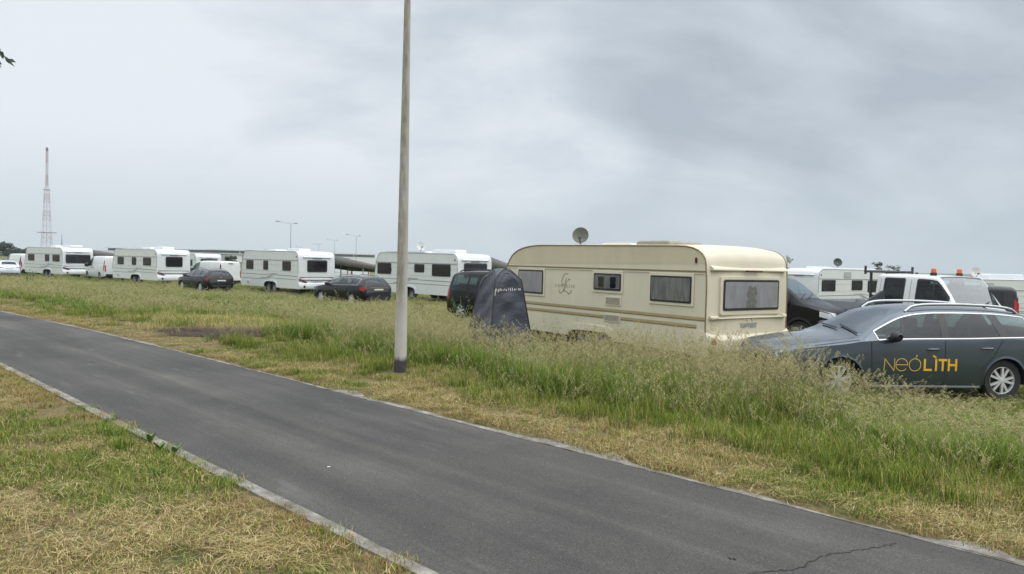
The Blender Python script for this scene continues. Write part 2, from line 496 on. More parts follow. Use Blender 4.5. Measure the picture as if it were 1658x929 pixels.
def ground_mat():
    m, n, l, b = nm('verge_soil')
    pos = n.new('ShaderNodeNewGeometry').outputs['Position']
    a = add_noise(n, l, 0.9, 5, 0.6, pos)
    c = add_noise(n, l, 24, 8, 0.75, pos)
    dry = add_ramp(n, l, c, [(0.28, (0.075, 0.055, 0.032)), (0.5, (0.17, 0.13, 0.065)), (0.72, (0.30, 0.235, 0.12))])
    grn = add_ramp(n, l, c, [(0.28, (0.035, 0.045, 0.015)), (0.5, (0.085, 0.10, 0.03)), (0.72, (0.16, 0.165, 0.06))])
    msk = add_ramp(n, l, a, [(0.48, (0, 0, 0)), (0.66, (.8, .8, .8))])
    verge = add_mix(n, l, msk, dry, grn)
    # beyond the mown verge the ground is long-grass field
    dt = n.new('ShaderNodeVectorMath'); dt.operation = 'DOT_PRODUCT'
    l.new(pos, dt.inputs[0]); dt.inputs[1].default_value = (NX, NY, 0)
    mp = n.new('ShaderNodeMapRange'); mp.inputs[1].default_value = 9; mp.inputs[2].default_value = 16
    l.new(dt.outputs['Value'], mp.inputs[0])
    w = add_noise(n, l, 0.12, 6, 0.65, pos)
    field = add_ramp(n, l, w, [(0.3, (0.075, 0.105, 0.03)), (0.5, (0.125, 0.14, 0.052)), (0.7, (0.20, 0.19, 0.09))])
    field = add_mix(n, l, 0.5, field, add_ramp(n, l, c, [(0.3, (0.5, 0.5, 0.5)), (0.7, (1.4, 1.4, 1.4))]), 'MULTIPLY')
    l.new(add_mix(n, l, mp.outputs[0], verge, field), b.inputs['Base Color'])
    b.inputs['Roughness'].default_value = 0.95
    b.inputs['Specular IOR Level'].default_value = 0.1
    add_bump(n, l, c, b, 0.8, 0.03)
    return m
me.materials.append(ground_mat())
ground = bpy.data.objects.new('ground', me); C.objects.link(ground)
tag(ground, kind='structure')

# ---- asphalt cycle path
def path_mat():
    m, n, l, b = nm('asphalt')
    pos = n.new('ShaderNodeNewGeometry').outputs['Position']
    rot = n.new('ShaderNodeMapping'); rot.inputs['Rotation'].default_value = (0, 0, -math.atan2(DY, DX))
    l.new(pos, rot.inputs[0]); pv = rot.outputs[0]
    streak = add_noise(n, l, 1.0, 5, 0.6, pv, (0.16, 2.2, 1))
    blot = add_noise(n, l, 0.55, 5, 0.6, pv)
    grain = add_noise(n, l, 95, 4, 0.75, pv)
    vor = n.new('ShaderNodeTexVoronoi'); vor.inputs['Scale'].default_value = 110
    l.new(pv, vor.inputs['Vector'])
    stones = add_ramp(n, l, vor.outputs['Color'], [(0.80, (0, 0, 0)), (0.97, (1, 1, 1))])
    base = add_ramp(n, l, streak, [(0.30, (0.049, 0.047, 0.044)), (0.5, (0.064, 0.0615, 0.0575)), (0.70, (0.090, 0.086, 0.079))])
    base = add_mix(n, l, 0.6, base, add_ramp(n, l, blot, [(0.3, (0.55, 0.55, 0.57)), (0.7, (1.36, 1.33, 1.27))]), 'MULTIPLY')
    base = add_mix(n, l, 0.75, base, add_ramp(n, l, grain, [(0.32, (0.30, 0.30, 0.30)), (0.68, (1.75, 1.75, 1.75))]), 'MULTIPLY')
    base = add_mix(n, l, 0.22, base, add_mix(n, l, stones, base, (0.30, 0.29, 0.28)))
    # pale dried-mud smears
    sm = add_noise(n, l, 1.6, 4, 0.55, pv, (0.55, 2.4, 1))
    base = add_mix(n, l, add_ramp(n, l, sm, [(0.62, (0, 0, 0)), (0.78, (0.5, 0.5, 0.5))]), base, (0.17, 0.165, 0.15))
    # laying joint along the middle of the path: two slightly different lanes and a pale worn seam
    sx = n.new('ShaderNodeSeparateXYZ'); l.new(pv, sx.inputs[0])
    jn = n.new('ShaderNodeMath'); jn.operation = 'MULTIPLY_ADD'
    l.new(add_noise(n, l, 0.7, 4, 0.6, pv), jn.inputs[0]); jn.inputs[1].default_value = 0.30; l.new(sx.outputs[1], jn.inputs[2])
    base = add_mix(n, l, 0.6, base, add_ramp(n, l, jn.outputs[0], [(0.0, (1, 1, 1)), (1.0, (1, 1, 1))]), 'MULTIPLY')
    for lo, hi, colr in ((-3.83, -3.70, (1.22, 1.20, 1.16)), (-3.70, -3.40, (0.88, 0.88, 0.88))):
        md = n.new('ShaderNodeMapRange'); md.interpolation_type = 'SMOOTHSTEP'
        dd = n.new('ShaderNodeMath'); dd.operation = 'ADD'; l.new(jn.outputs[0], dd.inputs[0]); dd.inputs[1].default_value = -(lo + hi) / 2
        ab = n.new('ShaderNodeMath'); ab.operation = 'ABSOLUTE'; l.new(dd.outputs[0], ab.inputs[0])
        l.new(ab.outputs[0], md.inputs[0]); md.inputs[1].default_value = 0.0; md.inputs[2].default_value = (hi - lo) * .8
        md.inputs[3].default_value = 0.7; md.inputs[4].default_value = 0.0
        base = add_mix(n, l, md.outputs[0], base, colr, 'MULTIPLY')
    l.new(base, b.inputs['Base Color'])
    b.inputs['Roughness'].default_value = 0.82
    b.inputs['Specular IOR Level'].default_value = 0.25
    add_bump(n, l, grain, b, 0.55, 0.006)
    return m
M['asphalt'] = path_mat()
M['crack'] = mat('crack_dirt', (0.026, 0.025, 0.024), 0.95)
def edge_mat():
    m, n, l, b = nm('old_concrete_edging')
    pos = n.new('ShaderNodeNewGeometry').outputs['Position']
    f = add_noise(n, l, 5, 8, 0.7, pos)
    g = add_noise(n, l, 60, 3, 0.7, pos)
    base = add_ramp(n, l, f, [(0.34, (0.10, 0.085, 0.065)), (0.50, (0.19, 0.175, 0.15)), (0.65, (0.31, 0.295, 0.265))])
    l.new(add_mix(n, l, 0.5, base, add_ramp(n, l, g, [(0.3, (0.6, 0.6, 0.6)), (0.7, (1.3, 1.3, 1.3))]), 'MULTIPLY'), b.inputs['Base Color'])
    b.inputs['Roughness'].default_value = 0.9
    add_bump(n, l, g, b, 0.4, 0.005)
    return m
M['edging'] = edge_mat()
ts = np.concatenate([np.arange(-30, 40, 0.25), np.arange(40, 400, 4)])
def ribbon_st(mb, s0, s1, z, jit0=0.0, jit1=0.0, mi=0, tt=ts, bendy=True, thick=0.0):
    rows = []
    for k, t in enumerate(tt):
        b = float(bend(min(t, 60))) if bendy else 0
        a0 = s0 + b + jit0 * (float(fbm(t * 1.0, 3.3 + s0, 0.8)) - 0.5)
        a1 = s1 + b + jit1 * (float(fbm(t * 1.0, 8.3 + s1, 0.8)) - 0.5)
        row = []
        for q in np.linspace(0, 1, 5):
            x, y = xy(a0 + (a1 - a0) * q, t); row.append((x, y, z))
        if thick:
            x, y = xy(a0, t); row.insert(0, (x, y, z - thick))
            x, y = xy(a1, t); row.append((x, y, z - thick))
        rows.append(row)
    mb.grid(rows, mi)
pm = MB()
ribbon_st(pm, PATH0, PATH1, 0.008, 0.03, 0.07)
# crack wandering in from the far edge, as seen near the camera
def crack(mb, pts, w):
    P = [at_z(px, py, 0.012) for px, py in pts]
    Q = [P[0]]
    rr = random.Random(3)
    for a, c in zip(P[:-1], P[1:]):
        for k in range(1, 7):
            p = a.lerp(c, k / 6)
            Q.append(p + Vector((rr.uniform(-.012, .012), rr.uniform(-.012, .012), 0)) * (k < 6))
    rows = []
    for i, p in enumerate(Q):
        d = (Q[min(i + 1, len(Q) - 1)] - Q[max(i - 1, 0)]).normalized()
        s_ = Vector((-d.y, d.x, 0)) * w * rr.uniform(0.35, 1.0)
        rows.append([p - s_, p + s_])
    mb.grid(rows, 1)
crack(pm, [(1452, 879), (1428, 884), (1400, 888), (1378, 892), (1352, 895), (1325, 902), (1308, 912), (1290, 920), (1262, 923), (1225, 926), (1180, 934)], 0.0055)
crack(pm, [(1178, 902), (1186, 904), (1190, 905)], 0.005)
path = pm.build('cycle_path', ['asphalt', 'crack'], smooth=0, fix=False)
tag(path, kind='structure')
em = MB()
ribbon_st(em, PATH0 - 0.095, PATH0 + 0.005, 0.024, 0.03, 0.03, thick=0.06)
ribbon_st(em, PATH1 - 0.01, PATH1 + 0.055, 0.014, 0.05, 0.16, thick=0.06)
def slab(px0, px1, wid, z=0.017):
    a = at_z(px0[0], px0[1], 0); b_ = at_z(px1[0], px1[1], 0)
    t0, t1 = st(a.x, a.y)[1], st(b_.x, b_.y)[1]
    tt = np.arange(min(t0, t1), max(t0, t1), 0.08)
    rows = []
    for i, t in enumerate(tt):
        ends = min(i, len(tt) - 1 - i) / 3.0
        wdt = wid * min(1, 0.35 + 0.65 * ends) * (0.75 + 0.5 * float(vnoise(t, 2, 0.4)))
        row = []
        for q in (0, 0.5, 1):
            x, y = xy(PATH1 + 0.0 + wdt * q, t); row.append((x, y, z))
        x, y = xy(PATH1 + wdt * 1.05, t); row.append((x, y, z - .06))
        rows.append(row)
    em.grid(rows)
slab((850, 712), (1010, 752), 0.26)
slab((1500, 880), (1640, 915), 0.22)
slab((520, 632), (580, 645), 0.16)
edge = em.build('path_edging', 'edging', smooth=0, fix=False)
tag(edge, kind='structure')
# burnt patch where straw was scorched
burn = at_z(352, 545, -0.04)

M['scorch'] = mat('scorched_earth', (.032, .020, .012), .95, var=.6, scale=7)
sm_ = MB(); rows_ = []
for i in range(15):
    row = []
    for k in range(49):
        a = 2 * PI * k / 48
        rad = (i / 14) * (0.72 + .5 * float(fbm(2 + math.cos(a) * 1.1, 5 + math.sin(a) * 1.1, .5)))
        x_, y_ = burn.x + NX * 1.0 * rad * math.cos(a) + DX * 1.5 * rad * math.sin(a), burn.y + NY * 1.0 * rad * math.cos(a) + DY * 1.5 * rad * math.sin(a)
        row.append((x_, y_, gz(x_, y_) + .014))
    rows_.append(row)
sm_.grid(rows_)
tag(sm_.build('scorched_ground', 'scorch', smooth=60, fix=False), kind='structure')
# ------------------------------------------------------------------ vehicle placing
def anchor(px, depth, rz, local):
    """root position so that the local point sits on a photo column at a distance"""
    x, y, _ = at_d(px, depth)
    c, s = math.cos(rz), math.sin(rz)
    X = x - (c * local[0] - s * local[1]); Y = y - (s * local[0] + c * local[1])
    return (X, Y)
footprints = []
def reg(rz, loc, L, w):
    footprints.append((loc[0], loc[1], rz, L, w))

def wheel(parent, x, z, y, r, rim_r, spokes, side, wid=0.2, rim='alloy', caps=False):
    """tyre with its rim as a sub-part; side -1 / +1 is the outer face"""
    tb = MB()
    a = wid / 2
    tb.lathe([(rim_r * 0.96, -a * .9), (r * 0.93, -a), (r, -a * .7), (r, a * .7), (r * 0.93, a), (rim_r * 1.0, a * .95), (rim_r * .96, a * .7), (rim_r * .96, -a * .9)], (0, 0, 0), 'y', 32)
    t = tb.build('wheel', 'rubber', parent, smooth=50)
    t.location = (x, y, z)
    rb = MB()
    f = side * a * 0.8
    rb.lathe([(rim_r * .95, f - side * .06), (rim_r, f), (rim_r * .93, f + side * .008), (rim_r * .88, f - side * .012), (rim_r * .9, f - side * .06)], (0, 0, 0), 'y', 32)
    rb.lathe([(0.001, f + side * .012), (rim_r * .2, f + side * .008), (rim_r * .24, f - side * .02), (0.001, f - side * .03)], (0, 0, 0), 'y', 16)
    for k in range(spokes):
        t0 = 2 * PI * k / spokes
        for dt in ((-0.13, 0.13) if spokes == 5 else (0,)):
            c, s = math.cos(t0 + dt), math.sin(t0 + dt)
            c2, s2 = math.cos(t0 + dt * 1.9), math.sin(t0 + dt * 1.9)
            w0, w1 = rim_r * .085, rim_r * (.075 if spokes == 5 else .10)
            p0 = Vector((c * rim_r * .16, f + side * .006, s * rim_r * .16)); p1 = Vector((c2 * rim_r * .92, f, s2 * rim_r * .92))
            d = (p1 - p0).normalized(); q = Vector((-d.z, 0, d.x)); dep = Vector((0, -side * .03, 0))
            vv = [p0 - q * w0, p0 + q * w0, p1 + q * w1, p1 - q * w1]
            rb.add([*vv, *[v + dep for v in vv]], [(0, 1, 2, 3), (4, 7, 6, 5), (0, 4, 5, 1), (1, 5, 6, 2), (2, 6, 7, 3), (3, 7, 4, 0)])
    rb.build('rim', rim, t, smooth=35)
    db = MB(); g = f - side * .05
    db.lathe([(0.001, g), (rim_r * .94, g)], (0, 0, 0), 'y', 24)
    db.build('brake_disc', 'dark_in', t)
    return t

def text_mb(mb, body, size, pos, ux, uz, mi=0, spacing=1.0, shear=0.0, depth=0.004, centre=True, bold=0.0):
    """lettering laid on a flat face: ux = reading direction, uz = up"""
    cu = bpy.data.curves.new('lettering', 'FONT')
    cu.body, cu.size, cu.space_character, cu.shear = body, size, spacing, shear
    cu.align_x = 'CENTER' if centre else 'LEFT'; cu.align_y = 'CENTER'
    cu.offset = bold
    cu.fill_mode = 'FRONT'
    ob = bpy.data.objects.new('lettering', cu)
    C.objects.link(ob)
    dg = bpy.context.evaluated_depsgraph_get(); dg.update()
    me = ob.evaluated_get(dg).to_mesh()
    ux, uz, pos = Vector(ux), Vector(uz), Vector(pos)
    mb.add([pos + ux * v.co.x + uz * v.co.y for v in me.vertices], [tuple(p.vertices) for p in me.polygons], mi)
    ob.evaluated_get(dg).to_mesh_clear()
    bpy.data.objects.remove(ob); bpy.data.curves.remove(cu)
def stroke(mb, pts, w, fn, mi=0, step=0.02):
    """a band of width w along a polyline in (x, z), put on a surface by fn(x, z)"""
    P = [Vector((p[0], p[1])) for p in pts]
    Q = [P[0]]
    for a, b in zip(P[:-1], P[1:]):
        k = max(1, int((b - a).length / step))
        Q += [a.lerp(b, j / k) for j in range(1, k + 1)]
    rows = []
    for i, p in enumerate(Q):
        d = (Q[min(i + 1, len(Q) - 1)] - Q[max(i - 1, 0)])
        d = d.normalized() if d.length > 1e-9 else Vector((1, 0))
        n_ = Vector((-d.y, d.x)) * w / 2
        rows.append([fn(*(p - n_)), fn(*p), fn(*(p + n_))])
    mb.grid(rows, mi)
def arc(cx, cz, rx, rz, a0, a1, n=16):
    return [(cx + rx * math.cos(R(a0 + (a1 - a0) * k / n)), cz + rz * math.sin(R(a0 + (a1 - a0) * k / n))) for k in range(n + 1)]

def dish(parent, x, y, z, r, yaw, m='dish_grey', tilt=30, mast=0.35):
    """roof satellite dish: reflector, feed arm and head, mast"""
    d = MB()
    for i in range(2):
        pass
    prof = [(r * k / 8, 0.28 * r * (k / 8) ** 2) for k in range(0, 9)]
    prof[0] = (0.001, 0)
    d.lathe(prof + [(r * 1.02, 0.29 * r), (r * 1.0, 0.25 * r)] + [(r * k / 8, 0.28 * r * (k / 8) ** 2 - 0.012) for k in range(7, 0, -1)], (0, 0, 0), 'x', 28)
    o = d.build('satellite_dish', m, parent, smooth=45)
    o.location = (x, y, z + mast); o.rotation_euler = (0, -R(tilt), yaw)
    f = MB()
    f.tube([(0.0, 0, -r * .95), (r * 1.1, 0, -r * .45)], 0.014, 6)
    f.tube([(r * 1.0, 0, -r * .5), (r * 1.12, 0, -r * .38)], 0.05, 8)
    f.build('feed_arm', 'black', o)
    p = MB()
    p.tube([(0, 0, -mast), (0, 0, 0)], 0.025, 8); p.box(-.1, .1, -.1, .1, -mast, -mast + .06)
    q = p.build('dish_mast', 'galv', parent); q.location = (x, y, z + mast)
    return o

def caravan(name, rz, px, depth, label, group, L=7.2, W=2.5, H=2.62, style='white', wins=(), rear_win=(0.33, 1.36, 2.12), arch=None,
            end='rear', vents=(), roof=(), dishes=(), dz=0.0, both=True, near=-1, text=None, local=None, zoff=None):
    loc = anchor(px, depth, rz, local if local else (L, near * W / 2))
    mx, my = loc[0] + math.cos(rz) * L / 2, loc[1] + math.sin(rz) * L / 2
    zz = (gz(mx, my) if zoff is None else zoff) + dz
    root = empty(name, (loc[0], loc[1], zz), rz, label, 'caravan', group)
    reg(rz, loc, L, W)
    cream = style == 'cream'
    S0 = 0.36
    ac = arch if arch else L * 0.52
    tand = 0.0 if cream == 'single' else 0.40
    if cream:
        out = [(0.10, S0, 0), (0.0, 1.25, .2), (0.10, 1.98, .2), (0.42, 2.36, .45), (1.15, H, .55), (L - 0.06, H - 0.04, .70), (L, 1.75, .12), (L, 0.72, .03), (L + 0.06, 0.66, .03), (L + 0.05, S0 - .02, .02)]
    else:
        out = [(0.10, S0, 0), (0.0, 1.0, .15), (0.16, 1.85, .2), (0.42, H, .35), (L - 0.04, H - 0.03, .42), (L, 1.4, .1), (L, 0.75, .02), (L + 0.06, 0.66, .03), (L + 0.03, S0, .02)]
    poly = round_poly(out)
    # wheel arch notch in the lower edge
    aw, ah = 0.36 + tand, (0.53 if cream else 0.72)
    notch = []
    for k in range(0, 15):
        t = PI * k / 14
        notch.append((ac + aw * (1 if math.cos(t) > 0 else -1) * abs(math.cos(t)) ** 0.6, S0 + (ah - S0) * math.sin(t) ** 0.6))
    full = poly + notch
    n = len(full)
    mats = ['cream', 'cream', 'dark_in'] if cream else ['white_side', 'white', 'dark_in']
    b = MB()
    hw = W / 2
    pv = [(x, -hw, z) for x, z in full] + [(x, hw, z) for x, z in full]
    b.add(pv, [tuple(range(n))], 0); b.add(pv, [tuple(range(2 * n - 1, n - 1, -1))], 0)
    npoly = len(poly)
    for i in range(n):
        j = (i + 1) % n
        m_ = 2 if (i >= npoly - 1) else 1
        p, q = full[i], full[j]
        if m_ == 1:            # shallow crown across the width so ends and roof are not dead flat
            rows = [[], []]
            nx_, nz_ = (q[1] - p[1]), -(q[0] - p[0])
            for yy in np.linspace(-1, 1, 11):
                c_ = (1 - abs(yy) ** 2.6) * (0.07 if cream else 0.05)
                for r_, (x_, z_) in enumerate((p, q)):
                    ux = 1 if x_ > L - .8 and z_ > .5 else (-1 if x_ < .8 else 0)
                    cz = c_ * (0.7 if z_ > H - .5 else 0)
                    rows[r_].append((x_ + ux * c_ * (1 if 0.5 < z_ < H - .05 else .3), yy * hw, z_ + cz))
            b.grid(rows, 1)
        else:
            b.add([(p[0], -hw, p[1]), (q[0], -hw, q[1]), (q[0], hw, q[1]), (p[0], hw, p[1])], [(0, 1, 2, 3)], 2)
    body = MB.build(b, 'body', mats, root, smooth=32)
    bmx = bmesh.new(); bmx.from_mesh(body.data); bmesh.ops.remove_doubles(bmx, verts=bmx.verts, dist=0.0006)
    bmesh.ops.recalc_face_normals(bmx, faces=bmx.faces); bmx.to_mesh(body.data); bmx.free()
    body.data.shade_smooth(); body.data.set_sharp_from_angle(angle=R(32))
    # piping where roof and ends meet the sides
    pp = [p for p in poly if p[1] > (0.62 if cream else 1.0)]
    pi_ = MB()
    for sy in (-1, 1):
        pi_.tube([(x, sy * (hw + .004), z) for x, z in pp], 0.016, 6)
    pi_.build('edge_trim', 'brown_line' if cream else 'midgrey', root, smooth=60)
    trim_z = 1.975 if cream else 2.06
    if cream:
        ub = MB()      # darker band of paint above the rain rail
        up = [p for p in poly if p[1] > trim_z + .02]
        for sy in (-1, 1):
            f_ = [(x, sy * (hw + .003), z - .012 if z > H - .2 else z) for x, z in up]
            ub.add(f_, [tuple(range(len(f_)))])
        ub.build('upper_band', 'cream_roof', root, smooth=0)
    rl = MB()
    xa, xb = (0.10 if cream else 0.24), L - .005
    for sy in (-1, 1):
        y0, y1 = sorted((sy * hw, sy * (hw + .022)))
        rl.box(xa, xb, y0, y1, trim_z - .016, trim_z + .016, 0)
        y0, y1 = sorted((sy * hw, sy * (hw + .014)))
        if cream: rl.box(xa, xb, y0, y1, trim_z - .05, trim_z - .017, 1)
    rl.build('rain_rail', ['brown_line', 'cream_trim'] if cream else ['midgrey', 'white'], root)
    if not cream:
        sm = MB()
        for sy in (-1, 1):
            y0, y1 = sorted((sy * hw, sy * (hw + .006)))
            for z_ in (1.75, 1.36):
                sm.box(0.2, L - .03, y0, y1, z_, z_ + .009)
        sm.build('panel_seam', 'midgrey', root)
    # side windows
    for sy in ((-1, 1) if both else (near,)):
        for (x0, x1, z0, z1, kind) in wins:
            rr = 0.03 if cream else 0.07
            fr = MB()
            y0, y1 = sorted((sy * hw, sy * (hw + .018)))
            if cream:
                fr.prism_y(rrect(x0 - .055, x1 + .055, z0 - .06, z1 + .06, .03), *sorted((sy * hw, sy * (hw + .02))), 1)
                fr.prism_y(rrect(x0, x1, z0, z1, .03), *sorted((sy * hw, sy * (hw + .034))), 0)
                w_ = fr.build('window', ['black', 'cream_trim'], root, bevel=.006)
                cu = MB(); cu.prism_y(rrect(x0 + .035, x1 - .035, z0 + .04, z1 - .04, .02), *sorted((sy * (hw + .03), sy * (hw + .037))))
                cu.build('curtain', kind, w_)
                if kind == 'net_dark' and x1 - x0 < 1.0:
                    for (bx, bz) in ((.28, .62), (.72, .62), (.28, .3), (.72, .3)):
                        qx, qz = x0 + (x1 - x0) * bx, z0 + (z1 - z0) * bz
                        br = MB(); br.prism_y(rrect(qx - .09, qx + .10, qz - .06, qz + .07, .04), *sorted((sy * (hw + .037), sy * (hw + .039))))
                        br.build('curtain_motif', 'acrylic', w_)
                pa = MB(); yy = sy * (hw + .045)
                pa.add([(x, yy, z) for x, z in rrect(x0 + .03, x1 - .03, z0 + .03, z1 - .03, .02)], [tuple(range(24))])
                pa.build('pane', 'glass_neutral', w_)
            else:
                fr.prism_y(rrect(x0, x1, z0, z1, rr), *sorted((sy * hw, sy * (hw + .022))))
                w_ = fr.build('window', 'black', root, bevel=.008)
                pa = MB(); pa.prism_y(rrect(x0 + .04, x1 - .04, z0 + .04, z1 - .04, .05), *sorted((sy * hw, sy * (hw + .032))))
                pa.build('pane', 'acrylic', w_, bevel=.008)
    # vents and small hatches on the sides
    for (x0, x1, z0, z1) in vents:
        v = MB()
        y0, y1 = sorted((near * hw, near * (hw + .016)))
        v.prism_y(rrect(x0, x1, z0, z1, .015), y0, y1, 0)
        y0, y1 = sorted((near * hw, near * (hw + .024)))
        k = z0 + .03
        while k < z1 - .03:
            v.box(x0 + .03, x1 - .03, y0, y1, k, k + .012, 1); k += .026
        v.build('fridge_vent', ['cream_trim', 'tow'] if cream else ['midgrey', 'white_side'], root)
    # rear wall: window, lights, bumper
    xr = L + (.07 if cream else .055)
    hy, z0, z1 = rear_win
    hy = W * hy
    rw = MB()
    if cream: rw.prism_x(rrect(-hy - .07, hy + .07, z0 - .09, z1 + .06, .05), xr - .10, xr + .012, 1)
    rw.prism_x(rrect(-hy, hy, z0, z1, .05 if cream else .1), xr - .10, xr + .026, 0)
    w_ = rw.build('rear_window', ['black', 'cream_trim'], root, bevel=.008)
    if cream:
        cu = MB()
        cu.prism_x(rrect(-hy + .05, hy - .05, z0 + .05, z1 - .12, .02), xr + .024, xr + .028)
        cu.prism_x(rrect(-hy + .05, hy - .05, z1 - .15, z1 - .05, .02), xr + .023, xr + .031)
        cu.build('curtain', 'net', w_)
        bear = MB()
        bear.prism_x(round_poly([(-.19, z0 + .055, .03), (.13, z0 + .055, .03), (.15, z0 + .16, .04), (.09, z0 + .26, .03), (.155, z0 + .33, .03), (.12, z0 + .40, .03), (.09, z0 + .50, .03), (.03, z0 + .46, .02), (-.04, z0 + .47, .02), (-.12, z0 + .51, .03), (-.14, z0 + .40, .03), (-.20, z0 + .32, .03), (-.13, z0 + .25, .03), (-.20, z0 + .15, .04)]), xr + .030, xr + .034)
        bear.build('plush_toy', 'plush', w_)
        pa = MB(); pa.add([(xr + .040, y, z) for y, z in rrect(-hy + .04, hy - .04, z0 + .04, z1 - .04, .03)], [tuple(range(24))])
        pa.build('pane', 'glass_neutral', w_)
    else:
        pa = MB(); pa.prism_x(rrect(-hy + .05, hy - .05, z0 + .05, z1 - .05, .06), xr - .08, xr + .038)
        pa.build('pane', 'acrylic', w_, bevel=.01)
    if cream:
        bp = MB()
        prof = round_poly([(L + .02, S0 - .06, 0), (L + .15, S0 + .02, .08), (L + .17, .66, .05), (L + .05, .74, .03)])
        rows = []
        for y in np.linspace(-1, 1, 25):
            k = 1 - max(0, abs(y) - .86) / .14 * .55
            lift = .07 * max(0, (abs(y) - .72) / .28) ** 1.5
            rows.append([(L - .02 + (x - L + .02) * k, y * (hw + .012), z + lift) for x, z in prof])
        bp.grid(rows)
        bp.build('bumper', 'cream_trim', root, smooth=50)
        for sy in (-1, 1):       # bumper corner wraps on to the side
            bp = MB()
            y0, y1 = sorted((sy * hw, sy * (hw + .02)))
            bp.prism_y(round_poly([(L + .06, .78, .08), (L - .16, .83, .08), (L - .34, .72, .1), (L - .40, S0 - .05, 0), (L + .10, S0 - .05, 0)]), y0, y1)
            bp.build('bumper_corner', 'cream_trim', root, smooth=50)
        for sy in (-1, 1):
            tl = MB()
            tl.lathe([(.001, .012), (.062, .010), (.072, 0), (.072, -.02)], (L + .135, sy * (hw - .13), .615), 'x', 20)
            tl.build('tail_light', 'red_lens', root)
            t2 = MB()
            t2.lathe([(.001, .012), (.055, .010), (.065, 0), (.065, -.02)], (L + .13, sy * (hw - .13), .46), 'x', 20)
            t2.build('reverse_light', 'tow', root)
            t3 = MB(); t3.prism_x([(sy * (hw - .30), .37), (sy * (hw - .40), .37), (sy * (hw - .33), .50)], L + .14, L + .165)
            t3.build('reflector', 'dark_red_lens', root)
            mk = MB(); mk.prism_y(rrect(L - .29, L - .25, 2.14, 2.25, .02), *sorted((sy * hw, sy * (hw + .03))))
            mk.build('marker_lamp', 'dark_red_lens', root, bevel=.008)
        hb = MB()
        hb.tube([(xr + .012, -hw + .14, 1.06), (xr + .02, hw - .14, 1.06)], .016, 8)
        hb.box(xr - .07, xr + .006, -hw + .10, hw - .10, 1.04, 1.055)
        for sy in (-1, 1): hb.tube([(xr - .03, sy * (hw - .08), 1.075), (xr + .01, sy * (hw - .26), 1.075)], .034, 10)
        for dy in (-.12, .04): hb.box(xr - .05, xr + .02, dy, dy + .04, 1.0, 1.03)
        hb.build('grab_rail', 'cream_trim', root, smooth=50)
        rv = MB()
        rv.prism_y(round_poly([(L - .10, 2.02, 0), (L + .088, 1.998, .02), (L + .085, 2.04, .03), (L - .04, 2.12, .05), (L - .12, 2.14, 0)]), -hw + .10, hw - .10)
        rv.build('rear_gutter', 'cream_trim', root, smooth=50)
        bl = MB(); bl.box(L + .12, L + .15, -.26, .24, 1.985, 2.015); bl.build('brake_lamp', 'dark_red_lens', root)
        tx = MB()
        text_mb(tx, 'TABBERT', .125, (xr + .012, -.06, .90), (0, 1, 0), (0, 0, 1), bold=.006, spacing=1.05)
        tx.build('lettering', 'midgrey', root, smooth=0, fix=False)
        pl = MB(); pl.box(L + .165, L + .18, -.2, .55, .47, .66, 0); pl.box(L + .18, L + .186, -.15, .5, .49, .60, 1)
        pl.build('number_plate', ['black', 'midgrey'], root)
        # painted side stripes
        sp = MB()
        for sy in (-1, 1):
            g = lambda x, z, sy=sy: (x, sy * (hw + .005), z)
            for zt in (1.055, .90):
                x_end = L - .02 if zt > 1 else L - .22
                stroke(sp, [(.15, zt), (x_end, zt)], .05, g, 0, .5)
                stroke(sp, [(.15, zt - .04), (x_end, zt - .04)], .022, lambda x, z, sy=sy: (x, sy * (hw + .0062), z), 1, .5)
        sp.build('side_stripe', ['tan_line', 'brown_line'], root, smooth=0, fix=False)
        lg = MB()
        g = lambda x, z: (x, near * (hw + .004), z)
        lx, lz = L - 4.32, 1.545
        stroke(lg, [(lx + .12, lz + .27), (lx + .03, lz + .29), (lx - .06, lz + .22), (lx - .12, lz + .10), (lx - .09, lz + .03), (lx - .02, lz + .01)], .016, g)
        stroke(lg, [(lx + .06, lz + .17), (lx + .01, lz + .02), (lx - .04, lz - .12), (lx - .13, lz - .20), (lx - .2, lz - .18), (lx - .22, lz - .10)], .018, g)
        stroke(lg, [(lx + .16, lz + .16), (lx + .09, lz + .10), (lx + .03, lz - .06), (lx - .04, lz - .14)], .010, g)
        stroke(lg, [(lx - .05, lz - .13), (lx + .06, lz - .14), (lx + .15, lz - .20), (lx + .23, lz - .17), (lx + .26, lz - .10)], .018, g)
        stroke(lg, [(lx + .15, lz + .15), (lx + .19, lz + .13)], .03, g)
        text_mb(lg, 'COMTESSE', .10, (lx, near * (hw + .006), lz - .02), (1, 0, 0), (0, 0, 1), spacing=1.75)
        lg.build('script_emblem', 'brown_line', root, smooth=0, fix=False)
    else:
        bp = MB()
        bp.prism_y(round_poly([(L - .03, S0 - .04, 0), (L + .10, S0, .05), (L + .13, .52, .04), (L + .10, .68, .04), (L - .03, .74, 0)]), -hw + .01, hw - .01)
        bp.build('bumper', 'white', root, smooth=50, bevel=.01)
        bp = MB()
        bp.prism_y(round_poly([(L + .0, .98, 0), (L + .085, .96, .02), (L + .085, .92, .02), (L + .0, .88, 0)]), -hw + .25, hw - .25)
        bp.build('rear_ledge', 'white', root, smooth=50, bevel=.01)
        bp = MB()
        bp.prism_y(round_poly([(L - .1, 2.20, 0), (L + .085, 2.24, .02), (L + .085, 2.29, .02), (L - .1, 2.33, 0)]), -hw + .3, hw - .3)
        bp.build('rear_gutter', 'white', root, smooth=50, bevel=.01)
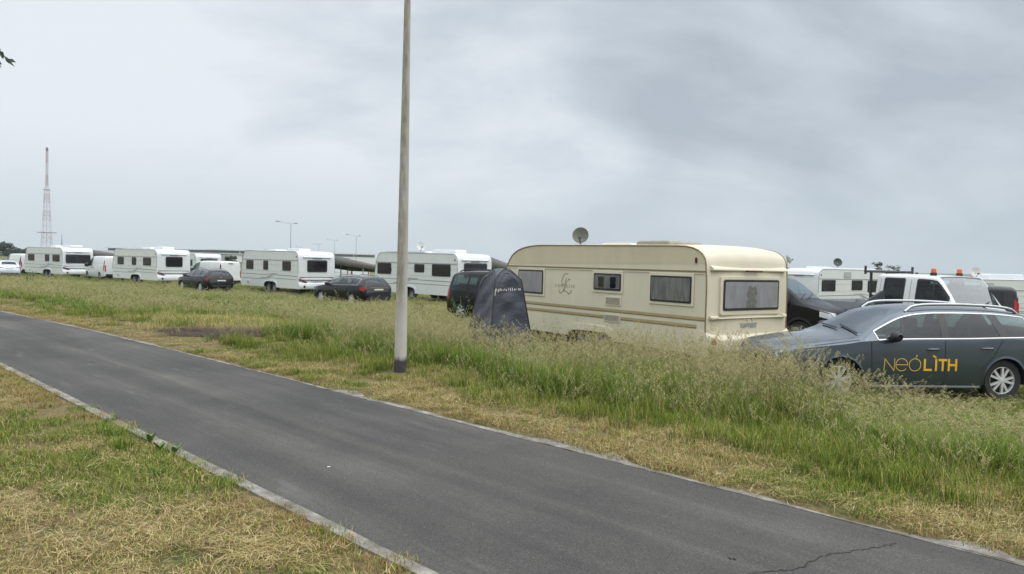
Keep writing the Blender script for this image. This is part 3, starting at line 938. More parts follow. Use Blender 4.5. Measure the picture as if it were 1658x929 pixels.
        for sy in (-1, 1):
            tl = MB()
            tl.prism_x([(sy * (hw - .02), .92), (sy * (hw - .06), .98), (sy * (hw - .60), .76), (sy * (hw - .45), .72)], L - .02, L + .075)
            tl.build('tail_light', 'dark_red_lens', root, bevel=.01)
            fl = MB(); fl.lathe([(.001, .01), (.07, .008), (.08, 0), (.08, -.03)], (L + .125, sy * (hw - .36), .5), 'x', 16)
            fl.build('fog_lamp', 'black', root)
        sp = MB()
        for z_ in (1.06, .86):
            sp = MB(); sp.box(L - .02, L + .066, -hw + .10, hw - .10, z_, z_ + .028)
            sp.build('rear_stripe', 'grey_line', root)
        sp = MB(); sp.box(L - .02, L + .07, -.3, .3, 2.18, 2.21)
        sp.build('brake_lamp', 'grey_line', root)
        if text:
            tx = MB(); text_mb(tx, text, .15, (L + .09, 0, .80), (0, 1, 0), (0, 0, 1), spacing=1.5, bold=.004)
            tx.build('lettering', 'grey_line', root, smooth=0, fix=False)
        pl = MB(); pl.box(L + .12, L + .135, .25, .75, .50, .61); pl.build('number_plate', 'plate', root)
        sp = MB()
        for sy in (-1, 1):
            g = lambda x, z, sy=sy: (x, sy * (hw + .004), z)
            zc = ac - 0.55
            stroke(sp, [(.1, 1.12), (zc, 1.12), (zc + .75, 1.2), (zc + 1.5, 1.2)], .028, g)
            stroke(sp, [(zc - .7, .92), (zc + .05, .92), (zc + .85, 1.18)], .04, g)
            stroke(sp, [(zc + .25, .92), (zc + 1.0, 1.14), (L - .1, 1.10)], .034, g)
            stroke(sp, [(.1, .84), (zc + .3, .84), (zc + .5, .93), (L - .2, .90)], .028, g)
        sp.build('side_stripe', 'grey_line', root, smooth=0, fix=False)
        for sy in (-1, 1):
            y0, y1 = sorted((sy * hw, sy * (hw + .02)))
            lk = MB(); lk.prism_y(rrect(1.55, 1.68, 1.53, 1.72, .03), y0, y1, 0); lk.build('wall_lamp', 'black', root)
            lk = MB(); lk.prism_y(rrect(.95, 1.2, .50, .72, .04), y0, y1, 1)
            lk.prism_y(rrect(1.0, 1.08, .52, .66, .03), *sorted((sy * hw, sy * (hw + .03))), 0)
            lk.build('service_hatch', ['black', 'white'], root)
            mk = MB(); mk.prism_y(rrect(L - .24, L - .19, 2.22, 2.32, .02), *sorted((sy * hw, sy * (hw + .03))))
            mk.build('marker_lamp', 'dark_red_lens', root)
    # wheel arch lips and wheels
    lw = .15 if cream else .10
    for sy in (-1, 1):
        lip = MB()
        rows = []
        for k in range(15):
            t = PI * k / 14
            cx_, sz_ = (1 if math.cos(t) > 0 else -1) * abs(math.cos(t)) ** .6, math.sin(t) ** .6
            p = (ac + aw * cx_, S0 + (ah - S0) * sz_); q = (ac + (aw + lw) * cx_, S0 + (ah - S0 + lw) * sz_)
            rows.append([(p[0], sy * (hw - .02), p[1]), (p[0], sy * (hw + .035), p[1]), (q[0], sy * (hw + .03), q[1]), (q[0], sy * (hw - .01), q[1])])
        lip.grid(rows)
        lip.build('wheel_arch', 'cream_trim' if cream else 'white', root, smooth=50)
    for sy in (-1, 1):
        for dx in ((-.37, .37) if tand else (0,)):
            wheel(root, ac + dx, .32, sy * (hw - .16), .32, .19, 6, sy, .18, 'galv')
    hi = MB()        # drawbar and jockey wheel
    hi.tube([(.15, -.5, .42), (-1.05, 0, .45)], .04, 6); hi.tube([(.15, .5, .42), (-1.05, 0, .45)], .04, 6)
    hi.tube([(-.8, 0, .8), (-.8, 0, .1)], .03, 6)
    hi.build('drawbar', 'galv', root)
    fw_ = MB(); fw_.prism_x(rrect(-.95, .95, 1.35, 1.95, .08), -.02 + (.05 if cream else .06), .12)
    fw_.build('front_window', 'acrylic', root, bevel=.01)
    dr = MB(); y0, y1 = sorted((-near * hw, -near * (hw + .012)))
    dr.prism_y(rrect(1.6, 2.25, .5, 2.0, .06), y0, y1); dr.build('door', 'white_side' if not cream else 'cream_trim', root, bevel=.006)
    # things on the roof
    for (nme, x0, x1, y0, y1, h, mt) in roof:
        rb = MB(); zt = H + .0
        prof = round_poly([(x0, zt - .05, 0), (x0 + .02, zt + h, .12), (x1 - .02, zt + h, .12), (x1, zt - .05, 0)])
        rb.prism_y(prof, y0, y1); rb.build(nme, mt, root, bevel=.03)
    for a in dishes:
        dish(root, *a)
    return root

A = R(-43.5)
CG = 'white caravans parked in a row along the field'
def ww(*a): return [(x0, x1, 1.42, 2.0, 'x') for x0, x1 in a]
# the cream one nearest the path
cream = caravan('caravan', R(-54.5), 1145, 14.4, 'cream vintage caravan with brown stripes and net curtains beside the dark pop-up tent', None,
    L=6.87, W=2.6, H=2.52, style='cream', arch=6.87 - 3.35,
    wins=[(6.87 - 1.47, 6.87 - .36, 1.33, 1.87, 'net_dark'), (6.87 - 3.25, 6.87 - 2.36, 1.49, 1.87, 'net_dark'), (6.87 - 6.2, 6.87 - 5.15, 1.29, 1.89, 'net')],
    vents=[(6.87 - 2.86, 6.87 - 2.36, 1.16, 1.36), (6.87 - 2.89, 6.87 - 2.36, .79, .98)], rear_win=(.345, 1.21, 1.83),
    roof=[('roof_hatch', 4.35, 5.4, -.75, .3, .10, 'tow'), ('roof_vent', 2.9, 4.0, -.5, .4, .07, 'cream_trim')],
    dishes=[(2.3, -.62, 2.50, .20, R(-48), 'dish_grey', 12, .27)], zoff=-.36)
caravan('caravan', A, 741, 38.6, 'white caravan with a satellite dish on its roof behind the concrete pole', CG, L=7.3,
    wins=[(.35, 1.65, 1.38, 2.02, 'x'), (3.75, 4.6, 1.55, 2.0, 'x'), (5.25, 6.75, 1.38, 2.02, 'x')], arch=3.1,
    roof=[('roof_hatch', 4.3, 6.3, -.5, .3, .2, 'white'), ('roof_vent', 2.9, 3.9, -.4, .4, .1, 'white'), ('roof_rail', .6, 4.2, -.9, -.86, .07, 'midgrey')],
    dishes=[(3.2, -.4, 2.62, .25, R(-20), 'dish_light', 20, .36)])
caravan('caravan', A, 483, 44.0, 'white caravan with lettering across its rear, beside the grey peaked awning', CG, L=7.2,
    wins=ww((.75, 1.7), (3.0, 3.6), (5.35, 6.35)), arch=3.9, text='TABBERT', rear_win=(.27, 1.38, 2.1),
    roof=[('roof_hatch', 4.6, 6.0, -.5, .3, .16, 'white'), ('roof_vent', 2.2, 3.0, -.4, .4, .1, 'white')])
caravan('caravan', R(-38.5), 254, 53.5, 'white caravan standing just behind the black hatch-back estate, two roof hatches', CG, L=7.2,
    wins=ww((.9, 1.95), (3.3, 4.0), (5.1, 6.3)), arch=3.9, rear_win=(.25, 1.36, 2.1),
    roof=[('roof_hatch', 5.2, 6.5, -.5, .4, .2, 'white'), ('roof_vent', 3.3, 4.6, -.5, .4, .16, 'white')])
caravan('caravan', R(-35), 101, 62.5, 'white caravan with a wide dark rear window in front of the lattice mast', CG, L=7.2,
    wins=ww((.7, 1.95), (4.0, 4.8), (5.4, 6.7)), arch=4.4, rear_win=(.40, 1.30, 2.05),
    roof=[('roof_hatch', 5.4, 7.0, -.5, .5, .22, 'white'), ('roof_vent', 3.0, 4.0, -.4, .4, .18, 'white')])
caravan('caravan', A, 338, 72, 'white caravan half hidden behind the plain white panel van near the hall', CG, L=7.2,
    wins=ww((.9, 1.9), (3.2, 4.0), (5.4, 6.4)), local=(7.2, 0))
B_ = R(214)
caravan('caravan', B_, 1326, 41.0, 'white caravan with a dark satellite dish behind the black van', CG, L=7.4, near=1,
    wins=[(7.4 - 1.6, 7.4 - .3, 1.36, 2.0, 'x'), (7.4 - 4.3, 7.4 - 3.2, 1.42, 2.0, 'x'), (7.4 - 5.9, 7.4 - 4.85, 1.3, 2.0, 'x')], arch=3.0, rear_win=(.3, .8, 1.2), dz=.15,
    vents=[(7.4 - 3.1, 7.4 - 2.4, 2.12, 2.45)],
    roof=[('roof_hatch', 4.8, 6.2, -.4, .4, .12, 'white'), ('roof_rail', 1.0, 5.6, .8, .84, .07, 'white')],
    dishes=[(4.5, .5, 2.6, .24, R(48), 'dish_dark', 15, .40), (7.1, -1.0, 2.6, .26, R(150), 'dish_light', 25, .5)])
caravan('caravan', R(190), 1535, 39.0, 'white caravan with a pale satellite dish behind the dark tinted van', CG, L=7.4, near=1,
    wins=[(.6, 1.9, 1.4, 2.0, 'x'), (4.8, 5.8, 1.4, 2.0, 'x')], vents=[(4.6, 5.2, 2.08, 2.42)], dz=-.22,
    roof=[('roof_hatch', 2.0, 4.2, -.6, .5, .30, 'white'), ('roof_vent', 5.6, 6.4, -.4, .4, .1, 'white')],
    dishes=[(5.0, .4, 2.6, .28, R(75), 'dish_light', 15, .36)])

def awning(px, depth, rz, local, L, out_w, z_hi, z_lo, label, cam_z=None):
    loc = anchor(px, depth, rz, local)
    z = gz(*loc)
    root = empty('awning', (loc[0], loc[1], z), rz, label, 'awning')
    m = MB()
    rows = []
    for i in range(13):
        x = L * i / 12
        sag = 0.10 * math.sin(PI * (i % 4) / 4)
        row = []
        for j in range(9):
            q = j / 8
            zz_ = z_hi + (z_lo - z_hi) * (q ** 0.85) - sag * math.sin(PI * q)
            row.append((x, out_w * q, zz_))
        row.append((x, out_w * 1.01, z_lo - .28))
        rows.append(row)
    m.grid(rows)
    for x in (0, L):
        m.add([(x, 0, z_hi), (x, out_w, z_lo), (x, out_w, z_lo - .25), (x, 0, z_hi - .55)], [(0, 1, 2, 3)])
    m.build('roof_cloth', 'awning', root, smooth=60, solid=.012)
    for x in (.05, L / 2, L - .05):
        for y in (out_w * .5, out_w - .06):
            p = MB(); p.tube([(x, y, 0), (x, y, z_hi + (z_lo - z_hi) * (y / out_w) ** .85 - .03)], .035, 8)
            p.build('leg', 'galv', root)
    return root
awning(539, 46.3, A, (5.2, 0), 5.2, 4.6, 2.42, 1.62, 'grey peaked awning on thin legs between two white caravans behind the black estate car')
awning(793, 41.0, A, (4.2, 0), 4.2, 3.2, 2.52, 1.75, 'dark grey awning edge showing just above the dark pop-up tent')
awning(148, 64.8, A, (4.6, 0), 4.6, 4.2, 2.50, 1.9, 'pale grey awning behind the white van with open red tail lights')
# ------------------------------------------------------------------ motor vehicles: one lofted shell per body, cut for glass and wheels
class Shell:
    """fn(x): zt top line, zs belt line, ws half width at belt, wt half width at roof edge, zb sill"""
    def __init__(s, d):
        s.L = d['L']; s.d = d
        s.zt, s.zs, s.ws, s.wt = (pchip(d[k]) for k in ('zt', 'zs', 'ws', 'wt'))
        s.zb0 = pchip(d['zb'])
        s.crown = d.get('crown', .05)
        s.tuck = d.get('tuck', .05)
    def zb(s, x):
        z = s.zb0(x)
        for xc in s.d['axles']:
            r = s.d['arch_r']
            if abs(x - xc) < r:
                z = max(z, s.d['wheel_z'] + math.sqrt(max(0, r * r - (x - xc) ** 2)))
        return min(z, s.zs(x) - .03)
    def y_low(s, x, z):
        zs, ws = s.zs(x), s.ws(x)
        q = (zs - z) / max(.2, zs - s.zb0(x))
        q = min(max(q, 0), 1.3)
        return ws + s.d.get('bulge', .018) * math.sin(PI * min(q, 1) * .9) - s.tuck * max(0, q - .45) ** 2 * 2.2
    def y_side(s, x, z):
        zs, zt = s.zs(x), s.zt(x)
        if z <= zs: return s.y_low(x, z)
        q = min(1, (z - zs) / max(.02, zt - zs))
        ws, wt = s.ws(x), s.wt(x)
        return ws + (wt - ws) * q + s.d.get('tumble', .025) * math.sin(PI * q) * min(1, (zt - zs) / .3)
    NU = 7
    F1 = .87
    def section(s, x):
        zb, zs, ws, zt, wt = s.zb(x), s.zs(x), s.ws(x), s.zt(x), s.wt(x)
        P = []
        for k in range(9):
            z = zb + (zs - zb) * k / 8
            P.append((s.y_low(x, z), z))
        fr = [.045] + [.045 + (s.F1 - .045) * k / (s.NU - 1) for k in range(1, s.NU)]
        for q in fr:
            z = zs + (zt - zs) * q
            P.append((s.y_side(x, z), z))
        y0, z0 = P[-1]
        inset = min(s.d.get('inset', .10), wt * .5)
        yi = wt - inset
        zi = zt + s.crown * min(1, (1 - (yi / max(wt, .01)) ** 2) * 1.0)
        for k in range(1, 5):
            t = k / 4
            y = (1 - t) ** 2 * y0 + 2 * t * (1 - t) * (wt + .004) + t * t * yi
            z = (1 - t) ** 2 * z0 + 2 * t * (1 - t) * (zt + .004) + t * t * zi
            P.append((y, z))
        for k in range(1, 7):
            y = yi * (1 - k / 6)
            P.append((y, zt + s.crown * (1 - (y / max(wt, .01)) ** 2)))
        return P
    def side(s, x, z, sy, off=.004):
        return (x, sy * (s.y_side(x, z) + off), z)

def car(name, d, rz, px, depth, label, cat, group=None, near=-1, local=None, zoff=None):
    S = Shell(d)
    L = S.L
    W = max(p[1] for p in d['ws'])
    loc = anchor(px, depth, rz, local)
    mx, my = loc[0] + math.cos(rz) * L / 2, loc[1] + math.sin(rz) * L / 2
    root = empty(name, (loc[0], loc[1], gz(mx, my) if zoff is None else zoff), rz, label, cat, group)
    reg(rz, loc, L, W * 2)
    st_ = set(np.round(np.linspace(0, L, 100), 4)) | set(np.round(np.linspace(0, .35, 14), 4)) | set(np.round(np.linspace(L - .35, L, 16), 4))
    for xc in d['axles']:
        st_ |= set(np.round(xc + d['arch_r'] * np.cos(np.linspace(0, PI, 25)), 4))
        st_ |= {round(xc - d['arch_r'] - .002, 4), round(xc + d['arch_r'] + .002, 4)}
    for a in d['side_glass'] + [d['screen']] + ([d['back_glass']] if d.get('back_glass') else []): st_ |= {round(a[0], 4), round(a[1], 4)}
    X = sorted(x for x in st_ if 0 <= x <= L)
    secs = [S.section(x) for x in X]
    n = len(secs[0])
    i0, i1 = 9, 9 + S.NU - 1              # upper-side rows of faces that can be glass
    itop = 9 + S.NU + 3
    body, sg, wsn, bg = MB(), {-1: MB(), 1: MB()}, MB(), MB()
    def pts(i):
        P = secs[i]; x = X[i]
        return [(x, -y, z) for y, z in P] + [(x, y, z) for y, z in P[-2::-1]]
    rows = [pts(i) for i in range(len(X))]
    N = 2 * n - 1
    body.v = [p for r in rows for p in r]
    def face(mb, i, j):
        mb.add([rows[i][j], rows[i][j + 1], rows[i + 1][j + 1], rows[i + 1][j]], [(0, 1, 2, 3)])
    for i in range(len(X) - 1):
        xm = (X[i] + X[i + 1]) / 2
        for j in range(N - 1):
            jj = j if j < n - 1 else N - 2 - j
            sy = -1 if j < n - 1 else 1
            if i0 <= jj < i1 and any(a <= xm <= b for a, b in d['side_glass']): face(sg[sy], i, j); continue
            if jj >= itop and d['screen'][0] <= xm <= d['screen'][1]: face(wsn, i, j); continue
            if jj >= itop and d.get('back_glass') and d['back_glass'][0] <= xm <= d['back_glass'][1]: face(bg, i, j); continue
            body.f.append((i * N + j, i * N + j + 1, (i + 1) * N + j + 1, (i + 1) * N + j)); body.m.append(0)
    for i in (0, len(X) - 1):
        body.f.append(tuple(i * N + j for j in range(N))); body.m.append(0)
    body.build('body', d['paint'], root, smooth=38)
    gm = d.get('glass', 'glass')
    for sy in (-1, 1):
        for_side = sg[sy].build('side_window', gm, root, smooth=60)
        bm = bmesh.new(); bm.from_mesh(for_side.data); bmesh.ops.remove_doubles(bm, verts=bm.verts, dist=.0004); bmesh.ops.recalc_face_normals(bm, faces=bm.faces); bm.to_mesh(for_side.data); bm.free()
    for mb, nme, mm in ((wsn, 'windscreen', 'glass_clear'), (bg, 'rear_window', d.get('back_mat', gm))):
        if mb.f:
            o = mb.build(nme, mm, root, smooth=60)
            bm = bmesh.new(); bm.from_mesh(o.data); bmesh.ops.remove_doubles(bm, verts=bm.verts, dist=.0004); bmesh.ops.recalc_face_normals(bm, faces=bm.faces); bm.to_mesh(o.data); bm.free()
    # window surrounds and pillars on the shell
    tr, pl, gp = MB(), MB(), MB()
    for sy in (-1, 1):
        g = lambda x, z, sy=sy: S.side(x, z, sy, .006)
        g2 = lambda x, z, sy=sy: S.side(x, z, sy, .004)
        for a, b in d['side_glass']:
            xs_ = np.linspace(a, b, 40)
            lo = [(x, S.zs(x) + .012) for x in xs_]; hi = [(x, S.zs(x) + (S.zt(x) - S.zs(x)) * S.F1 + .004) for x in xs_]
            tw = d.get('trim_w', .014)
            stroke(tr, lo, tw, g, 0, .06); stroke(tr, hi, tw, g, 0, .06)
            if d.get('trim_ends', True):
                for q in (0, -1): stroke(tr, [lo[q], hi[q]], tw, g, 0, .04)
        for (xb, xt, w) in d['pillars']:
            pl = MB(); stroke(pl, [(xb, S.zs(xb) + .02), (xt, S.zs(xt) + (S.zt(xt) - S.zs(xt)) * S.F1)], w, g2, 0, .03)
            pl.build('pillar', d.get('pillar_mat', 'black'), root, smooth=60, fix=False)
        for ln in d['gaps']:
            stroke(gp, ln, .009, g2, 0, .04)
    tr.build('window_trim', d.get('trim', 'chrome'), root, smooth=60, fix=False)
    if gp.f: gp.build('door_gap', 'black', root, smooth=0, fix=False)
    # door handles, mirrors
    for sy in (-1, 1):
        for (hx, hz) in d['handles']:
            h = MB(); y = S.y_side(hx, hz)
            h.tube([(hx - .10, sy * (y + .006), hz), (hx - .07, sy * (y + .03), hz + .004), (hx + .06, sy * (y + .032), hz + .006), (hx + .09, sy * (y + .006), hz + .004)], [.012, .017, .017, .010], 8)
            h.build('handle', d.get('handle_mat', d['paint']), root, smooth=60)
        mx_, mz_ = d['mirror']; y = S.y_side(mx_, mz_)
        ms = d.get('mirror_s', 1.0)
        mm = MB()
        prof = [(.02, -.06), (.09, -.05), (.115, 0), (.11, .06), (.09, .09), (.001, .10)]
        rows_ = []
        for k in range(9):
            q = k / 8; r_ = math.sin(PI * (.12 + .80 * q)) ** .6 * ms
            rows_.append([(mx_ + .02 + .085 * r_ * math.cos(2 * PI * a / 14) - .03 * q, sy * (y + .02 + .22 * ms * q), mz_ + .04 + .085 * r_ * ms ** .8 * math.sin(2 * PI * a / 14)) for a in range(15)])
        mm.grid(rows_)
        mm.tube([(mx_ + .02, sy * (y - .02), mz_ - .05), (mx_ + .02, sy * (y + .10), mz_ - .015)], .03, 8)
        mm.build('mirror', d.get('mirror_mat', 'black'), root, smooth=70)
    # lamps wrapped on the shell
    for (nme, mt, a, b, z0, z1, sl) in d['lamps']:
        for sy in (-1, 1):
            q = MB(); rows_ = []
            for k in range(13):
                x = a + (b - a) * k / 12
                t_ = k / 12
                zz0, zz1 = z0[0] + (z0[1] - z0[0]) * t_, z1[0] + (z1[1] - z1[0]) * t_
                rows_.append([S.side(x, zz0 + (zz1 - zz0) * j / 4, sy, .006) for j in range(5)])
            q.grid(rows_); q.build(nme, mt, root, smooth=60)
    for (nme, mt, x, y0, y1, z0, z1, th) in d.get('end_boxes', []):
        for sy in ((-1, 1) if y0 > 0 else (1,)):
            q = MB(); ya, yb = sorted((sy * y0, sy * y1))
            q.prism_x(rrect(ya, yb, z0, z1, .03), x, x + th); q.build(nme, mt, root, bevel=.008)
    # cabin
    cb = MB()
    x0, x1 = d['cabin']
    fl = d.get('floor', .45)
    cb.box(x0, x1, -W + .12, W - .12, d.get('pan', .28), fl)
    cb.box(d['cowl'] - .02, d['cowl'] + .42, -W + .14, W - .14, fl, S.zs(d['cowl'] + .2) - .02)
    cb.box(.15, L - .15, -W + .30, W - .30, d.get('pan', .28) - .02, d.get('pan', .28) + .3)
    for xc in d['axles']: cb.box(xc - .40, xc + .40, -W + .26, W - .26, .2, min(d['wheel_z'] + d['arch_r'] + .05, S.zt(xc) - .06))
    cb.build('cabin_floor', 'dark_in', root, smooth=0)
    for (sx, ys, h) in d['seats']:
        for y in ys:
            s_ = MB()
            s_.prism_y(round_poly([(sx - .45, fl, .0), (sx - .48, fl + .17, .06), (sx, fl + .17, .05), (sx + .13, fl + h - .02, .06), (sx + .25, fl + h - .04, .06), (sx + .12, fl, 0)]), y - .24, y + .24)
            s_.prism_y(round_poly([(sx + .15, fl + h + .02, .04), (sx + .17, fl + h + .20, .05), (sx + .27, fl + h + .19, .05), (sx + .26, fl + h + .02, .04)]), y - .13, y + .13)
            s_.tube([(sx + .2, y - .06, fl + h - .06), (sx + .21, y - .06, fl + h + .05)], .008, 6); s_.tube([(sx + .2, y + .06, fl + h - .06), (sx + .21, y + .06, fl + h + .05)], .008, 6)
            s_.build('seat', 'seat', root, bevel=.03)
    stw = MB(); wx = d['cowl'] + .58
    stw.tube([(wx + .05 * math.sin(R(a)), -.36 + .18 * math.cos(R(a)), S.zs(wx) + .03 + .17 * math.sin(R(a))) for a in range(0, 361, 20)], .014, 6, cap=False)
    stw.tube([(wx, -.36, S.zs(wx) + .03), (wx - .25, -.36, S.zs(wx) - .12)], .03, 6)
    stw.build('steering_wheel', 'black', root, smooth=60)
    # wheels and arch liners
    wr, rr = d['wheel_r'], d['rim_r']
    for xc in d['axles']:
        for sy in (-1, 1):
            wheel(root, xc, wr, sy * (S.ws(xc) - .135), wr, rr, d.get('spokes', 5), sy, .21, d.get('rim', 'alloy'))
    if d.get('arch_lip'):
        for xc in d['axles']:
            for sy in (-1, 1):
                lip = MB()
                rows_ = []
                for k in range(25):
                    t = PI * (-.06 + 1.12 * k / 24)
                    r0, r1 = d['arch_r'] - .012, d['arch_r'] + d['arch_lip']
                    p = (xc + r0 * math.cos(t), d['wheel_z'] + r0 * math.sin(t)); q = (xc + r1 * math.cos(t), d['wheel_z'] + r1 * math.sin(t))
                    a_ = S.side(p[0], p[1], sy, .010); b_ = S.side(q[0], q[1], sy, .003)
                    rows_.append([(a_[0], a_[1] - sy * .12, a_[2]), a_, b_])
                lip.grid(rows_)
                lip.build('arch_lip', d.get('lip_mat', 'black'), root, smooth=60)
    return root, S

def dress(root, S, fn):
    fn(root, S)

EST = dict(   # estate car about 4.67 m long
    L=4.67,
    zt=[(0, .60), (.03, .70), (.12, .765), (.5, .845), (.9, .895), (1.2, .93), (1.32, .965), (1.65, 1.14), (2.0, 1.305), (2.25, 1.365), (2.6, 1.395), (3.0, 1.40), (3.5, 1.39), (3.95, 1.355), (4.22, 1.31), (4.40, 1.17), (4.54, 1.0), (4.60, .86), (4.64, .70), (4.67, .58)],
    zs=[(0, .56), (.12, .725), (.5, .805), (1.0, .865), (1.3, .91), (2, .945), (3, .962), (3.8, .985), (4.25, .99), (4.45, .93), (4.6, .78), (4.67, .54)],
    ws=[(0, .56), (.05, .66), (.15, .755), (.35, .83), (.7, .875), (1.2, .895), (2, .905), (3.6, .905), (4.1, .885), (4.4, .83), (4.58, .76), (4.67, .66)],
    wt=[(0, .50), (.1, .66), (.35, .74), (.8, .79), (1.25, .80), (1.6, .70), (2.0, .625), (2.3, .60), (3.3, .60), (3.9, .575), (4.22, .565), (4.45, .62), (4.6, .66), (4.67, .60)],
    zb=[(0, .26), (.2, .19), (.5, .19), (1.4, .20), (3.2, .20), (4.1, .22), (4.5, .27), (4.67, .34)],
    axles=(.93, 3.61), arch_r=.365, wheel_z=.325, wheel_r=.325, rim_r=.222,
    side_glass=[(1.52, 4.12)], screen=(1.34, 2.08), back_glass=(4.26, 4.50), cowl=1.3, cabin=(1.25, 4.4),
    pillars=[(2.60, 2.68, .12), (3.60, 3.52, .15), (1.90, 2.02, .035)],
    gaps=[[(1.42, .30), (1.40, .90)], [(2.60, .24), (2.60, .945)], [(3.20, .50), (3.42, .72), (3.56, .97)], [(1.42, .265), (3.15, .255)], [(.55, .835), (1.25, .925)]],
    handles=[(2.40, .80), (3.30, .82)], mirror=(1.72, .96),
    lamps=[('headlight', 'dark_lens', .10, .66, (.60, .67), (.715, .79), 0), ('tail_light', 'red_lens', 4.28, 4.56, (.78, .72), (.93, .90), 0)],
    end_boxes=[('tail_light', 'red_lens', 4.56, .46, .72, .76, .89, .05), ('number_plate', 'plate', 4.60, -.26, .26, .74, .85, .05), ('bumper', 'black', 4.60, -.62, .62, .36, .44, .08)],
    seats=[(2.05, (-.37, .37), .60), (3.0, (-.38, .38), .56)], paint='car_grey', arch_lip=.02, lip_mat='car_grey')

# the slate-blue estate with yellow lettering
sk = dict(EST)
sk['seats'] = [(2.15, (-.37, .37), .60), (3.1, (-.38, .38), .54)]
root, S = car('estate_car', sk, R(7), 1634, 11.35, 'dark slate-blue estate car with yellow lettering on its doors and silver roof rails', 'car', local=(3.61, -.9), zoff=-.26)
def skoda_extra(root, S):
    hw = lambda x, z: S.side(x, z, -1, .005)
    lt = MB()
    x0, x1, z0, h = 1.60, 2.72, .475, .185
    def s2(pts, w, mi): stroke(lt, pts, w, hw, mi, .02)
    # thin N e O
    s2([(x0, z0), (x0 + .015, z0 + h)], .013, 1); s2([(x0 + .01, z0 + h), (x0 + .165, z0)], .013, 1); s2([(x0 + .165, z0), (x0 + .17, z0 + h * 1.02)], .013, 1)
    cx_ = x0 + .285
    s2(arc(cx_, z0 + h * .5, .095, h * .5, 0, 320, 30), .013, 1); s2([(cx_ - .095, z0 + h * .5), (cx_ + .095, z0 + h * .5)], .013, 1)
    cx_ = x0 + .50
    s2(arc(cx_, z0 + h * .5, .095, h * .5, 0, 360, 34), .013, 1); s2([(cx_ + .01, z0 + h * 1.08), (cx_ + .035, z0 + h * 1.32)], .014, 1)
    # bold L I T H
    bx = x0 + .64
    s2([(bx + .02, z0), (bx + .02, z0 + h)], .034, 0); s2([(bx + .037, z0 + .017), (bx + .14, z0 + .017)], .034, 0)
    s2([(bx + .205, z0), (bx + .205, z0 + h)], .034, 0); s2([(bx + .15, z0 + h * 1.28), (bx + .205, z0 + h * 1.10)], .03, 0)
    s2([(bx + .245, z0 + h - .017), (bx + .385, z0 + h - .017)], .034, 0); s2([(bx + .315, z0), (bx + .315, z0 + h - .034)], .034, 0)
    s2([(bx + .415, z0), (bx + .415, z0 + h)], .034, 0); s2([(bx + .535, z0), (bx + .535, z0 + h)], .034, 0); s2([(bx + .432, z0 + h * .5), (bx + .518, z0 + h * .5)], .034, 0)
    lt.build('lettering', ['yellow', 'gold'], root, smooth=0, fix=False)
    for sy in (-1, 1):
        r = MB()
        P = []
        for k in range(21):
            x = 2.15 + 1.95 * k / 20
            e_ = min(1, min(k, 20 - k) / 2.2)
            P.append((x, sy * (S.wt(x) - .045), S.zt(x) + .030 + .042 * e_ ** .6 - (.03 if e_ < .2 else 0)))
        r.tube(P, [.024] * 21, 8); r.build('roof_rail', 'alu', root, smooth=60)
        sl = MB(); stroke(sl, [(1.36, .245), (3.20, .235)], .03, lambda x, z, sy=sy: S.side(x, z, sy, .012), 0, .06)
        sl.build('sill_trim', 'galv', root, smooth=60, fix=False)
        hl = MB()
        for (a, zc) in ((.22, .675), (.42, .70)):
            hl.lathe([(.001, .012), (.045, .006), (.05, -.01)], (a, sy * (S.y_side(a, zc) + .002), zc), 'y', 14)
        hl.build('headlight_bulb', 'clear_lens', root)
        fr = MB()
        stroke(fr, [(.04, .60), (.045, .70), (.10, .735)], .016, lambda x, z, sy=sy: S.side(x, z, sy, .010), 0, .02)
        stroke(fr, [(.10, .728), (.65, .80)], .010, lambda x, z, sy=sy: S.side(x, z, sy, .008), 0, .03)
        fr.build('lamp_surround', 'chrome', root, smooth=0, fix=False)
    gr = MB(); gr.prism_x(rrect(-.42, .42, .47, .64, .05), -.035, .02, 0)
    for k in range(12):
        y = -.38 + .76 * k / 11; gr.box(-.05, -.03, y - .012, y + .012, .49, .625, 1)
    gr.build('grille', ['black', 'chrome'], root, bevel=.004)
    ln = MB()
    for sy in (-1, 1):
        ln.grid([[(x, sy * (S.wt(x) - .10 - dy), S.zt(x) + S.crown * (1 - ((S.wt(x) - .10 - dy) / S.wt(x)) ** 2) + .004) for dy in (0, .008)] for x in np.linspace(.25, 1.26, 20)])
    ln.build('bonnet_gap', 'black', root, smooth=0, fix=False)
    wp = MB()
    for y0, y1 in ((.62, .0), (.05, -.55)):
        P = []
        for k in range(9):
            q = k / 8; x = 1.33 + .10 * q; y = y0 + (y1 - y0) * q
            P.append((x, -y, S.zt(x) + S.crown * (1 - (y / S.wt(x)) ** 2) + .025))
        wp.tube(P, .011, 6)
    wp.build('wiper', 'black', root)
    an = MB(); an.tube([(3.95, 0, 1.42), (4.05, 0, 1.50)], [.03, .008], 8); an.build('aerial', 'black', root)
    ps = MB(); ps.box(1.55, 1.95, -.55, -.28, .955, .965); ps.build('paper', 'litter', root)
skoda_extra(root, S)

